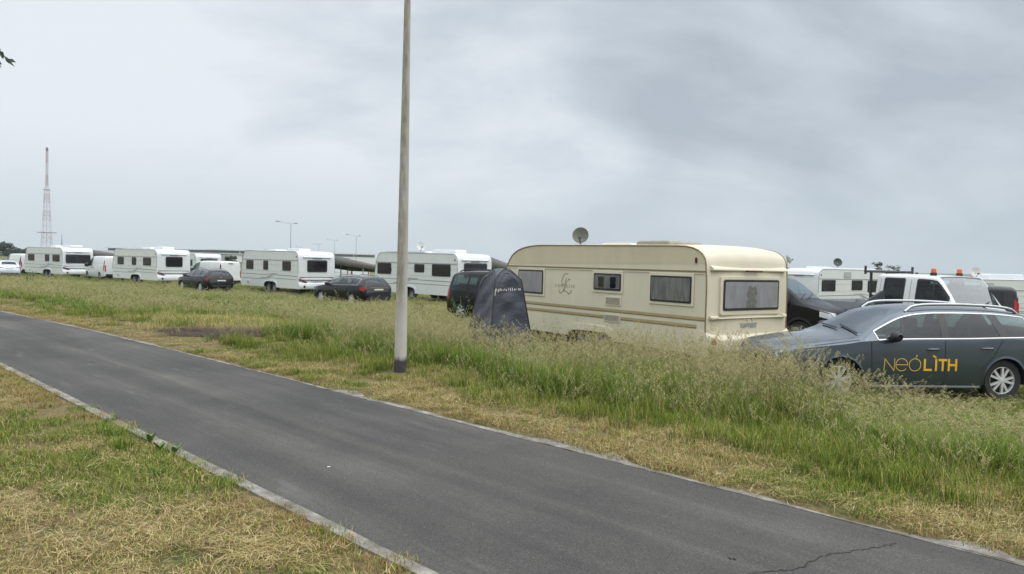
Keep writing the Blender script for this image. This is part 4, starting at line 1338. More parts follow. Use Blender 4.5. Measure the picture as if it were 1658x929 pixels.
def rails(root, S, a, b, mt, h=.05, y_in=.05):
    for sy in (-1, 1):
        r = MB()
        P = [(a + (b - a) * k / 14, sy * (S.wt(a + (b - a) * k / 14) - y_in), S.zt(a + (b - a) * k / 14) + .03 + h * min(1, min(k, 14 - k) / 2) ** .6) for k in range(15)]
        r.tube(P, .02, 8); r.build('roof_rail', mt, root, smooth=60)
EB = 'black estate cars parked nose to the field'
me_ = dict(EST); me_.update(paint='car_black_purple', lip_mat='car_black_purple', pillars=[(2.60, 2.68, .10), (3.58, 3.50, .12), (1.90, 2.02, .035)], glass='glass', spokes=5,
    end_boxes=[('tail_light', 'red_lens', 4.52, .42, .74, .74, .92, .05), ('number_plate', 'plate', 4.585, -.26, .26, .72, .83, .05), ('bumper_strip', 'chrome', 4.57, -.5, .5, .87, .895, .05), ('bumper', 'black', 4.61, -.6, .6, .36, .46, .07)])
r_, S_ = car('estate_car', me_, A, 590, 34.8, 'glossy black estate car with chrome window trim in front of the grey peaked awning', 'car', EB, local=(4.55, -.8))
rails(r_, S_, 2.1, 4.1, 'alu')
pg = dict(EST); pg.update(paint='car_black', lip_mat='car_black', trim='alu', glass='glass_dark', back_mat='glass_dark',
    end_boxes=[('tail_light', 'red_lens', 4.53, .40, .74, .78, .93, .05), ('number_plate', 'plate', 4.60, -.26, .26, .66, .77, .05), ('emblem', 'chrome', 4.57, -.05, .05, .82, .93, .03), ('bumper', 'black', 4.61, -.6, .6, .36, .46, .07)])
r_, S_ = car('estate_car', pg, A, 337, 44.5, 'black estate car with dark tinted glass sunk in grass by the plain white van', 'car', EB, local=(4.55, -.8))
rails(r_, S_, 2.2, 4.1, 'alu')
sv = dict(EST); sv.update(paint='car_silver', lip_mat='car_silver', spokes=7)
car('estate_car', sv, A, -4, 60, 'pale silver-blue car cut by the edge of the view beside a white van', 'car', local=(4.5, -.8))

# people carrier by the tent
mpv = dict(EST); mpv.update(L=4.63, paint='van_black', lip_mat='van_black', crown=.04,
    zt=[(0, .62), (.03, .74), (.12, .82), (.5, .93), (.8, 1.0), (.95, 1.06), (1.4, 1.33), (1.9, 1.60), (2.2, 1.67), (2.8, 1.70), (3.6, 1.69), (4.1, 1.66), (4.34, 1.60), (4.48, 1.30), (4.57, 1.0), (4.61, .75), (4.63, .6)],
    zs=[(0, .58), (.12, .78), (.5, .87), (1.0, .96), (2, 1.0), (3, 1.02), (4.2, 1.05), (4.5, .98), (4.6, .7), (4.63, .56)],
    wt=[(0, .50), (.1, .66), (.35, .74), (.95, .80), (1.5, .72), (2.0, .67), (3.3, .66), (4.2, .64), (4.5, .68), (4.63, .60)],
    axles=(.95, 3.78), side_glass=[(1.35, 2.42), (2.50, 3.38), (3.46, 4.25)], screen=(.98, 1.92), back_glass=(4.36, 4.52), cowl=.98, cabin=(1.0, 4.3),
    pillars=[], trim='black', gaps=[[(2.46, .26), (2.46, .99)], [(3.42, .62), (3.42, 1.02)], [(.55, .9), (1.0, .97)]],
    handles=[(2.3, .86), (3.3, .88)], mirror=(1.5, 1.05), spokes=7, rim_r=.21,
    lamps=[('headlight', 'clear_lens', .10, .5, (.60, .67), (.75, .82), 0), ('tail_light', 'red_lens', 4.36, 4.52, (.74, .72), (1.15, 1.1), 0)],
    end_boxes=[('number_plate', 'plate', 4.56, -.26, .26, .74, .85, .05)], seats=[(2.0, (-.37, .37), .72), (3.0, (-.4, .4), .68)])
r_, S_ = car('people_carrier', mpv, R(136), 745, 25.4, 'black people carrier half hidden behind the dark pop-up tent', 'car', local=(3.78, .9), near=1, zoff=-.34)
rails(r_, S_, 2.1, 4.1, 'black')

# vans
VAN = dict(L=4.9,
    zt=[(0, .62), (.03, .80), (.15, .95), (.5, 1.06), (.85, 1.16), (1.0, 1.24), (1.4, 1.56), (1.78, 1.82), (2.0, 1.88), (2.5, 1.92), (4.0, 1.92), (4.7, 1.90), (4.80, 1.84), (4.86, 1.2), (4.89, .7), (4.9, .5)],
    zs=[(0, .58), (.15, .88), (.5, .98), (1.0, 1.08), (1.5, 1.13), (3, 1.15), (4.7, 1.15), (4.86, .9), (4.9, .46)],
    ws=[(0, .62), (.05, .74), (.15, .83), (.35, .90), (.7, .94), (1.2, .955), (4.3, .955), (4.75, .93), (4.86, .90), (4.9, .86)],
    wt=[(0, .52), (.1, .68), (.4, .78), (1.0, .84), (1.5, .82), (1.9, .80), (2.5, .80), (4.5, .80), (4.75, .79), (4.86, .84), (4.9, .80)],
    zb=[(0, .28), (.2, .22), (1.4, .24), (3.2, .24), (4.5, .26), (4.9, .34)],
    axles=(.95, 3.95), arch_r=.37, wheel_z=.33, wheel_r=.33, rim_r=.2, side_glass=[(1.30, 2.12)], screen=(1.02, 1.86), cowl=1.02, cabin=(1.0, 2.3),
    pillars=[(1.62, 1.70, .03)], trim='black', trim_w=.03,
    gaps=[[(1.25, .35), (1.22, 1.08)], [(2.2, .30), (2.2, 1.80)], [(3.35, .5), (3.35, 1.80)], [(2.2, 1.35), (4.7, 1.35)], [(1.25, .32), (3.4, .30)]],
    handles=[(2.05, 1.0), (2.4, 1.0)], mirror=(1.42, 1.16), mirror_s=1.5, tumble=.012, crown=.03, inset=.12,
    lamps=[('headlight', 'clear_lens', .06, .42, (.72, .80), (.90, .98), 0), ('tail_light', 'red_lens', 4.76, 4.87, (.75, .75), (1.62, 1.5), 0)],
    end_boxes=[('tail_light', 'red_lens', 4.85, .78, .87, .70, 1.2, .06), ('rear_window', 'acrylic', 4.815, -.62, .62, 1.25, 1.66, .05), ('number_plate', 'plate', 4.87, -.26, .26, .60, .71, .05), ('bumper', 'black', 4.86, -.8, .8, .36, .50, .1)],
    seats=[(1.85, (-.45, .45), .75)], floor=.65, pan=.35, paint='white_paint', arch_lip=.02, lip_mat='white_paint', spokes=7, rim='galv', glass='glass', mirror_mat='black', handle_mat='black')
VG = 'white vans parked among the caravans'
nov = [e_ for e_ in VAN['end_boxes'] if e_[0] != 'rear_window']
v1 = dict(VAN); v1['end_boxes'] = nov + [('brake_lamp', 'dark_red_lens', 4.80, -.2, .2, 1.74, 1.79, .05)]
v1['lamps'] = [VAN['lamps'][0], ('tail_light', 'red_lens', 4.76, 4.85, (.75, .75), (1.66, 1.55), 0)]
car('van', v1, A, 168.5, 59.3, 'white van with tall red tail lights in front of the pale awning', 'van', VG, local=(4.85, -.9))
v2 = dict(v1); v2['lamps'] = [VAN['lamps'][0], ('tail_light', 'dark_red_lens', 4.72, 4.86, (.8, .8), (1.75, 1.65), 0)]
car('van', v2, R(-34), 357, 55.5, 'plain white panel van with dark rear corner lamps behind the black hatch-back estate', 'van', VG, local=(4.85, -.9))
car('van', v2, A, 585, 60, 'white van half seen under the grey peaked awning', 'van', VG, local=(4.85, 0))
car('van', v2, R(-38), 31, 68, 'white van at the far end of the row below the dark trees', 'van', VG, local=(4.6, -.9))
vb = dict(VAN); vb.update(paint='van_black', lip_mat='van_grey', arch_lip=.05, rim='galv')
r_, S_ = car('van', vb, R(139), 1334, 20.6, 'black van with clear headlamp nosing out past the cream caravan', 'van', local=(.35, .9), near=1, zoff=-.40)
wp = MB()
for y0, y1 in ((.7, .05), (.1, -.6)):
    wp.tube([(1.0 + .14 * k / 8, y0 + (y1 - y0) * k / 8, S_.zt(1.0 + .14 * k / 8) + .05) for k in range(9)], .014, 6)
wp.build('wiper', 'black', r_)
vd = dict(VAN); vd.update(paint='van_grey', lip_mat='van_grey', side_glass=[(1.30, 2.12), (2.28, 3.28), (3.42, 4.55)], glass='glass_dark', cabin=(1.0, 4.6), back_mat='glass_dark', seats=[(1.85, (-.45, .45), .75)])
car('van', vd, R(-30), 1650, 19.5, 'dark grey van with tinted side windows and a red tail light behind the slate-blue estate', 'van', local=(4.83, -.9))

# double-cab pickup
PK = dict(VAN); PK.update(L=3.55, crown=.03, inset=.08,
    zt=[(0, .75), (.03, .95), (.15, 1.06), (.5, 1.14), (.8, 1.22), (.92, 1.30), (1.2, 1.665), (1.46, 1.99), (1.56, 2.075), (1.75, 2.105), (2.2, 2.12), (3.3, 2.13), (3.51, 2.10), (3.53, 1.5), (3.55, .8)],
    zs=[(0, .70), (.15, 1.0), (.5, 1.08), (.9, 1.18), (1.3, 1.22), (2.5, 1.24), (3.45, 1.24), (3.53, 1.1), (3.55, .7)],
    ws=[(0, .66), (.05, .76), (.15, .83), (.35, .89), (.7, .92), (1.2, .935), (3.4, .935), (3.55, .92)],
    wt=[(0, .56), (.1, .70), (.4, .78), (.9, .84), (1.3, .83), (1.6, .81), (2.5, .81), (3.5, .81), (3.55, .82)],
    zb=[(0, .40), (.2, .34), (1.4, .36), (3.55, .40)],
    axles=(.82,), arch_r=.40, wheel_z=.36, wheel_r=.36, side_glass=[(1.16, 2.13), (2.55, 3.22)], screen=(.94, 1.60), back_glass=None, cowl=.94, cabin=(.95, 3.4),
    pillars=[(1.56, 1.62, .04)], trim='black', trim_w=.05, gaps=[[(1.1, .45), (1.08, 1.2)], [(2.34, .42), (2.34, 2.0)], [(1.1, .42), (3.4, .42)], [(3.36, .42), (3.36, 2.0)]],
    handles=[(2.2, 1.1), (3.2, 1.1)], mirror=(1.25, 1.26), mirror_s=1.4, paint='white_paint', lip_mat='white_paint',
    lamps=[('headlight', 'clear_lens', .06, .36, (.76, .82), (.96, 1.02), 0)], end_boxes=[], seats=[(1.95, (-.45, .45), .80), (3.0, (-.45, .45), .78)], floor=.72, pan=.45, glass='glass_dark')
PK['glass'] = 'glass'
r_, S_ = car('pickup_truck', PK, R(110), 1530, 19.3, 'white double-cab pickup truck with two orange beacons and a dark ladder rack', 'truck', local=(1.25, .93), near=1, zoff=-.50)
bd = MB()
bd.box(3.62, 6.1, -1.0, 1.0, .80, .90, 0)
for (a, b_, c_, d_) in ((3.62, 6.1, -1.0, -.96), (3.62, 6.1, .96, 1.0), (3.62, 3.66, -.96, .96), (6.06, 6.1, -.96, .96)): bd.box(a, b_, c_, d_, .90, 1.28, 0)
bd.build('load_bed', 'galv', r_)
ch = MB(); ch.box(2.6, 6.0, -.45, .45, .45, .78); ch.build('chassis', 'black', r_)
for sy in (-1, 1): wheel(r_, 4.9, .36, sy * .80, .36, .2, 7, sy, .24, 'galv')
rk = MB()
for sy in (-1, 1):
    rk.tube([(3.70, sy * .88, .9), (3.70, sy * .88, 2.2)], .04, 6)
rk.tube([(3.70, -.72, 2.20), (3.70, 1.12, 2.20)], .04, 6)
for yy in (-.70, 1.10): rk.tube([(3.70, yy, 2.12), (3.70, yy, 2.36)], .035, 6)
for k in (-.3, .3): rk.tube([(3.70, k, .9), (3.70, k, 2.2)], .025, 6)
rk.tube([(3.7, -.88, 1.5), (3.7, .88, 1.5)], .025, 6)
rk.build('ladder_rack', 'rack', r_)
for (x, y) in ((1.95, -.45), (1.95, .5)):
    b_ = MB(); b_.lathe([(.001, .17), (.05, .165), (.064, .14), (.068, .05), (.001, .05)], (x, y, S_.zt(x) + .04), 'z', 18)
    o_ = b_.build('beacon', 'orange_lens', r_, smooth=50)
    q_ = MB(); q_.lathe([(.001, .05), (.08, .05), (.085, -.03), (.001, -.03)], (x, y, S_.zt(x) + .04), 'z', 18); q_.build('beacon_base', 'black', o_)
# ------------------------------------------------------------------ pop-up tent
def tent():
    rz = R(31)
    x, y, _ = at_d(811, 16.6)
    root = empty('pop_up_tent', (x, y, gz(x, y) - .02), rz, 'dark navy pop-up tent with a band of small white marks beside the cream caravan', 'tent')
    H, B_, T = 1.88, .57, .30        # height, half base, half width just under the rounded top
    def half(z):                      # sides lean in and close over in an arch
        q = z / H
        return B_ + (T - B_) * q ** 1.05
    NZ, NS = 22, 12
    corners = [(-1, -1), (1, -1), (1, 1), (-1, 1)]
    def panel(a, b, seed):
        rows = []
        rr = random.Random(seed)
        for i in range(NZ + 1):
            z = H * .97 * i / NZ
            row = []
            for k in range(NS + 1):
                u = k / NS
                hh = half(z)
                # arched top edge: each panel is lower at the corners than in its middle
                zz_ = z * (0.90 + 0.125 * math.sin(PI * u) ** .7) if i > NZ * .6 else z * (1 + (0.0 - 0.10 + 0.125 * math.sin(PI * u) ** .7) * (i / (NZ * .6)) ** 2)
                hh = half(min(zz_, H))
                if zz_ > H * .86: hh *= 1 - .55 * ((zz_ - H * .86) / (H * .16)) ** 1.6
                px_ = a[0] + (b[0] - a[0]) * u; py_ = a[1] + (b[1] - a[1]) * u
                wr = .020 * math.sin(9 * zz_ + 5 * u + seed) * math.sin(PI * u) + .016 * math.sin(17 * (zz_ * .8 - u * .5) + seed * 2) * math.sin(PI * u)
                wr -= .05 * math.sin(PI * u) * math.sin(PI * min(1, zz_ / H))
                nx_, ny_ = (a[0] + b[0]) / 2, (a[1] + b[1]) / 2
                row.append((px_ * hh + nx_ * wr, py_ * hh + ny_ * wr, zz_))
            rows.append(row)
        return rows
    allrows = []
    for i, nme in enumerate(('front_panel', 'side_panel', 'back_panel', 'side_panel')):
        m = MB(); P = panel(corners[i], corners[(i + 1) % 4], i * 1.7 + 1); allrows.append(P)
        m.grid(P); m.build(nme, 'tent', root, smooth=70)
    cap = MB()
    ring = [p for P in allrows for p in P[-1][:-1]]
    cap.add(ring + [(0, 0, H * 1.005)], [(i, (i + 1) % len(ring), len(ring)) for i in range(len(ring))])
    cap.build('top_panel', 'tent', root, smooth=80)
    pp = MB()
    for P in allrows:
        pp.tube([r_[0] for r_ in P], .013, 6)
        pp.tube(P[-1], .012, 6)
        pp.tube([(p[0] * 1.004, p[1] * 1.004, p[2]) for p in [P[min(NZ, int(NZ * (.80 + .17 * math.sin(PI * k / 12))))][k] for k in range(1, 12)]], .007, 5)
    pp.build('piping', 'black', root, smooth=70)
    # band of printing: small broken white marks, too small to read
    mk = MB(); rr = random.Random(5)
    P = allrows[0]
    def on(P, u, z, off=.008):
        for i in range(len(P) - 1):
            k = min(NS - 1, int(u * NS)); f = u * NS - k
            za = P[i][k][2] * (1 - f) + P[i][k + 1][2] * f; zb = P[i + 1][k][2] * (1 - f) + P[i + 1][k + 1][2] * f
            if za <= z <= zb:
                g = (z - za) / max(1e-6, zb - za)
                p = Vector(P[i][k]) * (1 - f) * (1 - g) + Vector(P[i][k + 1]) * f * (1 - g) + Vector(P[i + 1][k]) * (1 - f) * g + Vector(P[i + 1][k + 1]) * f * g
                return p
        return Vector(P[-1][int(u * NS)])
    def mark(P, n0, u, z, w, h):
        c = [on(P, u - w, z - h), on(P, u + w, z - h), on(P, u + w, z + h), on(P, u - w, z + h)]
        mk.add([p + n0 * .012 for p in c], [(0, 1, 2, 3)])
    u = .05
    while u < .90:
        w = rr.uniform(.008, .02); h = rr.uniform(.012, .035)
        mark(P, Vector((0, -1, .2)), u, 1.42 + rr.uniform(-.012, .012) + .03 * (u - .5), w, h)
        u += 2 * w + rr.uniform(.02, .05)
    mark(P, Vector((0, -1, .2)), .03, 1.35, .012, .06)
    for u in (.35, .55, .86):
        mark(allrows[3], Vector((-1, 0, .2)), 1 - u, .62 + rr.uniform(-.01, .01), .016, .022)
    mk.build('printed_band', 'litter', root, smooth=0, fix=False)
tent()

# ------------------------------------------------------------------ concrete lighting column by the path
pole_at = b_ = at_z(648, 607, 0)
pb = gz(b_.x, b_.y)
root = empty('lamp_post', (b_.x, b_.y, pb), 0, 'tall weathered pale lamp post with a tarred foot on the mown verge', 'lamp post')
m = MB(); hts = [-.3, 0, .5, 1, 2, 3, 4, 5, 5.6, 7, 8.2]
m.tube([(0, 0, h) for h in hts], [.094 - .0088 * max(0, h) for h in hts], 10)
m.build('column', 'pole', root, smooth=50)
m = MB(); m.tube([(0, 0, 8.15), (0, 0, 8.6), (-.3, .3, 8.85), (-.8, .8, 8.95)], [.03, .03, .028, .025], 8)
ar = m.build('arm', 'galv', root, smooth=60)
m = MB(); m.prism_y(round_poly([(-.1, 0, .03), (.55, .02, .05), (.5, .12, .05), (0, .12, .05)]), -.11, .11)
hd = m.build('lamp_head', 'galv', ar, bevel=.02); hd.location = (-.75, .75, 8.9); hd.rotation_euler = (0, 0, R(135))

# ------------------------------------------------------------------ far double-armed street lamps
def street_lamp(px, py_top, label, hgt=10.0, k=1.0):
    yh = 425 + .0244 * (px - 829)
    D = (hgt - .6 - EYE) * F_PX / (yh - py_top)
    x, y, _ = at_d(px, D)
    th = max(1.0, D / 330) * .09
    root = empty('street_lamp', (x, y, -.6), 0, label, 'street lamp', 'double-armed street lamps beyond the caravans')
    m = MB(); m.tube([(0, 0, 0), (0, 0, hgt)], [th * 1.1, th * .75], 6); m.build('column', 'galv', root)
    m = MB(); m.tube([(-2.9, 0, hgt + .42), (-1.2, 0, hgt + .16), (0, 0, hgt - .05), (1.1, 0, hgt + .05)], th * .6, 6); m.build('arm', 'galv', root)
    for xx, zz_, w in ((-3.0, hgt + .42, 1.0), (1.15, hgt + .05, .7)):
        h = MB(); h.prism_y(round_poly([(xx - w * .6, zz_ - .05, .05), (xx + w * .5, zz_ - .1, .05), (xx + w * .5, zz_ + .14, .08), (xx - w * .5, zz_ + .16, .08)]), -.2, .2)
        h.build('lamp_head', 'galv', root, bevel=.03)
street_lamp(470, 362, 'tallest-looking double-armed street lamp above the roof of the caravan with rear lettering')
street_lamp(576, 382, 'double-armed street lamp above the grey peaked awning')
street_lamp(541, 389, 'smaller double-armed street lamp next to the one over the grey awning')
street_lamp(515.5, 396, 'small faint double-armed street lamp near the middle of the far lamp line')
street_lamp(486, 400, 'tiny faint double-armed street lamp low beside the tallest one')
street_lamp(429, 402, 'farthest faint street lamp just above the long hall roof')

# ------------------------------------------------------------------ lattice mast
def mast():
    D = 700
    x, y, _ = at_d(75.5, D, 400)
    root = empty('lattice_mast', (x, y, -4.5), R(20), 'tall thin red and white lattice radio mast on the horizon', 'mast')
    H = 101
    def hw(z):
        return float(np.interp(z, [0, 14, 24, 40, 64, 68, 78, 101], [4.8, 3.9, 3.3, 2.6, 1.8, .9, .8, .8]))
    levels = [0, 7, 14, 19, 24, 30, 35, 40, 44, 48, 52, 56, 60, 64, 68, 73, 78, 84, 89, 95, 101]
    for i, (z0, z1) in enumerate(zip(levels[:-1], levels[1:])):
        a, b = hw(z0), hw(z1)
        m = MB()
        t = .12 if z0 < 64 else .11
        cs = [(-1, -1), (1, -1), (1, 1), (-1, 1)]
        for k in range(4):
            c, e = cs[k], cs[(k + 1) % 4]
            m.tube([(c[0] * a, c[1] * a, z0), (c[0] * b, c[1] * b, z1)], t, 5)
            m.tube([(c[0] * a, c[1] * a, z0), (e[0] * b, e[1] * b, z1)], t * .45, 4)
            m.tube([(e[0] * a, e[1] * a, z0), (c[0] * b, c[1] * b, z1)], t * .45, 4)
            m.tube([(c[0] * b, c[1] * b, z1), (e[0] * b, e[1] * b, z1)], t * .6, 4)
        m.tube([(0, 0, z0), (0, 0, z1)], .17, 5)
        m.build('mast_section', 'mast_red' if (i // 2) % 2 else 'mast_white', root, smooth=0)
    m = MB()
    for z, r in ((23.8, 8.2), (64, 3.0)):
        m.box(-r, r, -.5, .5, z - .3, z + .3); m.box(-.5, .5, -r, r, z - .28, z + .28)
    m.build('platform', 'mast_red', root)
    m = MB(); m.lathe([(.001, 104), (1.0, 103.5), (1.1, 101.2), (.8, 100.5)], n=10); m.build('antenna_head', 'mast_red', root)
mast()
x, y, _ = at_d(100, 520, 400)
root = empty('aerial_mast', (x, y, -.7), 0, 'small thin grey aerial mast rising behind the caravan with the wide rear window', 'mast')
m = MB(); m.tube([(0, 0, 0), (0, 0, 11)], [.5, .35], 6); m.build('column', 'galv', root)
m = MB(); m.tube([(0, 0, 11), (0, 0, 14.5)], [.2, .12], 5); m.build('whip', 'galv', root)

# ------------------------------------------------------------------ long hall behind the row
def hall():
    a = Vector(at_d(290, 255)[:2]); b = Vector(at_d(608, 350)[:2])
    d = (b - a); L = d.length
    rz = math.atan2(d.y, d.x)
    root = empty('industrial_hall', (a.x, a.y, -.7), rz, 'long low pale industrial hall with a dark band under its roof edge', 'building')
    m = MB(); m.box(0, L, 0, 60, 0, 3.3, 0); m.build('wall', 'hall', root, smooth=0)
    m = MB(); m.box(14, L - 1, -.15, 60, 3.32, 4.25, 0)
    o = m.build('window_band', 'hall_dark', root, smooth=0)
    k = 26
    while k < L - 4:
        m = MB(); m.box(k, k + .3, -.22, -.14, 3.32, 4.24); k += 13
        m.build('mullion', 'hall', o, smooth=0)
    m = MB(); m.box(13, L, -.5, 60.5, 4.27, 4.62, 0); m.build('roof', 'hall_roof', root, smooth=0)
    m = MB(); m.box(-1, L * .55, -.5, 1, 3.0, 3.3, 0); m.build('canopy', 'hall_roof', root, smooth=0)
    for k in range(9):
        m = MB(); x0 = 8 + k * (L - 20) / 9; m.box(x0, x0 + 3, -.12, .0, 0, 2.6); m.build('door', 'galv', root, smooth=0)
hall()

# ------------------------------------------------------------------ trees: trunk, limbs and leaf-sized faces
def leaf_mat(name, a, b):
    m, n, l, bs = nm(name)
    at = n.new('ShaderNodeAttribute'); at.attribute_name = 'r'
    l.new(add_ramp(n, l, at.outputs['Fac'], [(0, a), (1, b)]), bs.inputs['Base Color'])
    bs.inputs['Roughness'].default_value = 0.6
    tl = n.new('ShaderNodeBsdfTranslucent')
    l.new(add_ramp(n, l, at.outputs['Fac'], [(0, a), (1, b)]), tl.inputs[0])
    mx = n.new('ShaderNodeMixShader'); mx.inputs[0].default_value = .25
    l.new(bs.outputs[0], mx.inputs[1]); l.new(tl.outputs[0], mx.inputs[2])
    l.new(mx.outputs[0], n['Material Output'].inputs[0])
    return m
M['leaf'] = leaf_mat('tree_leaf', (0.020, 0.040, 0.012), (0.07, 0.11, 0.03))
M['leaf_far'] = leaf_mat('far_leaf', (0.030, 0.05, 0.026), (0.075, 0.10, 0.05))
def leaves_mesh(name, C_, N_, size, rs, mt, parent, long=1.0):
    n = len(C_)
    u = rs.normal(size=(n, 3)); u /= np.linalg.norm(u, axis=1)[:, None]
    w = rs.normal(size=(n, 3)); w -= (w * u).sum(1)[:, None] * u; w /= np.linalg.norm(w, axis=1)[:, None]
    sz = size * rs.uniform(.6, 1.3, n)[:, None]
    a, b = u * sz * long, w * sz * .5
    V = np.stack([C_ - a, C_ + b - a * .1, C_ + a, C_ - b - a * .1], 1).reshape(-1, 3)
    me = bpy.data.meshes.new(name)
    me.vertices.add(n * 4); me.vertices.foreach_set('co', V.astype(np.float32).ravel())
    me.loops.add(n * 4); me.loops.foreach_set('vertex_index', np.arange(n * 4, dtype=np.int32))
    me.polygons.add(n); me.polygons.foreach_set('loop_start', np.arange(0, n * 4, 4, dtype=np.int32))
    me.update()
    at = me.attributes.new('r', 'FLOAT', 'POINT'); at.data.foreach_set('value', np.repeat(rs.rand(n), 4).astype(np.float32))
    me.materials.append(M[mt])
    o = bpy.data.objects.new(name, me); C.objects.link(o); o.parent = parent
    return o
def tree(x, y, z, h, cr, label, seed, leaf=.3, n=1400, mt='leaf_far', group=None, trunk_h=.3, name='tree'):
    rs = np.random.RandomState(seed); rr = random.Random(seed)
    root = empty(name, (x, y, z), 0, label, 'tree', group)
    tb = MB(); th = h * trunk_h
    tb.tube([(0, 0, -.2), (0.02 * h, 0, th * .6), (0, .02 * h, th), (0, 0, h * .75)], [h * .035, h * .028, h * .022, h * .008], 8)
    cl = []
    for k in range(11):
        a = 2.4 * k; zz_ = th + (h - th) * (.12 + .75 * rr.random())
        rad = cr * (.35 + .55 * rr.random()) * math.sqrt(max(.1, 1 - ((zz_ - (th + h) / 2) / ((h - th) * .62)) ** 2))
        c = (rad * math.cos(a), rad * math.sin(a), zz_)
        tb.tube([(0, 0, zz_ - rad * .5), (c[0] * .5, c[1] * .5, zz_ - rad * .15), c], [h * .014, h * .009, h * .003], 5)
        cl.append(c)
    cl.append((0, 0, h * .88))
    tb.build('trunk', 'bark', root, smooth=60)
    pts = []
    per = n // len(cl)
    for c in cl:
        rad = cr * rr.uniform(.30, .52)
        p = rs.normal(size=(per, 3)); p /= np.linalg.norm(p, axis=1)[:, None]
        p *= (rs.rand(per) ** .45)[:, None] * rad * np.array([1, 1, .8])
        pts.append(p + np.array(c))
    P = np.concatenate(pts)
    leaves_mesh('crown', P, None, leaf, rs, mt, root)
    return root
TG = 'dark trees on the horizon beyond the white van'
for i, (px, py, D, cr, lb) in enumerate([(8, 395, 330, 4.6, 'large rounded dark tree at the edge of the view, biggest of the far clump'),
        (22, 404, 330, 3.3, 'low dark bushy tree next to the biggest one of the far clump'),
        (31, 405, 350, 3.0, 'low dark tree in the middle of the far clump'), (45, 403, 340, 3.2, 'dark tree of the far clump just before the caravan with the wide rear window'),
        (-14, 396, 330, 4.6, 'tall dark tree standing outside the clump edge')]):
    x, y, z = at_d(px, D, py)
    if px < 0: continue
    tree(x, y, -.8, z + .8, cr, lb, 40 + i, leaf=.55, n=1600, group=TG, trunk_h=.12)
x, y, z = at_d(374, 120, 414); tree(x, y, -.7, z + .7, 1.0, 'small round green tree behind the plain white panel van', 60, leaf=.14, n=1400, trunk_h=.35)
x, y, z = at_d(332, 150, 410); tree(x, y, -.7, z + .7, .9, 'smaller round tree in front of the pale hall, near the white caravan', 61, leaf=.16, n=900, trunk_h=.4)
x, y, z = at_d(1420.5, 95, 424); tree(x, y, -.7, z + .7, .85, 'sparse treetop behind the ladder rack of the pickup', 62, leaf=.11, n=500, trunk_h=.5)
x, y, z = at_d(1447, 160, 430); tree(x, y, -.7, z + .7, 1.5, 'low wispy treetop above the white pickup roof', 63, leaf=.13, n=500, trunk_h=.5)

# overhanging tree beside the path: only the tips of one branch reach into view
def near_tree():
    bx, by = -12.3, 10.6
    root = empty('tree', (bx, by, gz(bx, by)), 0, 'leafy branch tips of a tree hanging in at the upper corner', 'tree')
    rs = np.random.RandomState(5)
    tip = Vector(at_d(19, 10.6, 84)) - Vector((bx, by, gz(bx, by)))
    tb = MB()
    tb.tube([(0, 0, -.2), (.1, 0, 1.5), (0, .1, 3.2), (.1, 0, 6.5)], [.2, .16, .13, .04], 10)
    limbs = [tip - Vector((.25, 0, -.25))]
    rr = random.Random(8)
    for k in range(12):
        a = R(60 + 26 * k); L = rr.uniform(1.2, 2.2)
        limbs.append(Vector((min(2.2, L * math.cos(a)), L * math.sin(a), rr.uniform(3.6, 7.0))))
    P = []
    for i, e_ in enumerate(limbs):
        s_ = Vector((0.05, 0, min(5.5, e_.z * .75)))
        md = s_.lerp(e_, .55) + Vector((0, 0, .25))
        tb.tube([s_, md, e_], [.05, .03, .008], 6)
        ctr = [s_.lerp(md, .8), md, md.lerp(e_, .35), md.lerp(e_, .6)]
        for c in ctr:
            rad = .38 if i else .22
            p = rs.normal(size=(110, 3)) * rad * .55 + np.array(c)
            if i == 0: p = p[p[:, 0] < tip.x - .30]
            P.append(p)
    tb.build('trunk', 'bark', root, smooth=60)
    P = np.concatenate(P); P = P[P[:, 0] < tip.x - .16]
    leaves_mesh('crown', P, None, .075, rs, 'leaf', root, long=.9)
    # the sprig itself: leaves hanging along a drooping twig
    V, F = [], []
    tw = MB(); a0 = tip + Vector((-.45, 0, .28)); a1 = tip + Vector((-.05, 0, -.12)); b1 = tip + Vector((-.20, 0, -.20))
    tw.tube([a0, a0.lerp(a1, .5) + Vector((0, 0, .03)), a1], [.006, .004, .002], 5)
    tw.tube([a0, a0.lerp(b1, .5), b1], [.005, .004, .002], 5)
    for (p0, p1, n_) in ((a0, a1, 24), (a0, b1, 20)):
        for k in range(n_):
            c = p0.lerp(p1, (k + .5) / n_)
            d = (Vector((rr.uniform(.1, .8), rr.uniform(-.6, .6), rr.uniform(-1, -.2)))).normalized()
            ln = rr.uniform(.08, .125); q = d.cross(Vector((rr.uniform(-1, 1), rr.uniform(-1, 1), .3))).normalized() * ln * .27
            o_ = len(V); V += [c, c + d * ln * .5 + q, c + d * ln, c + d * ln * .5 - q]; F.append((o_, o_ + 1, o_ + 2, o_ + 3))
    tw.build('twig', 'bark', root, smooth=60)
    s_ = MB(); s_.add(V, F); s_.build('sprig', 'leaf', root, smooth=0, fix=False)
near_tree()
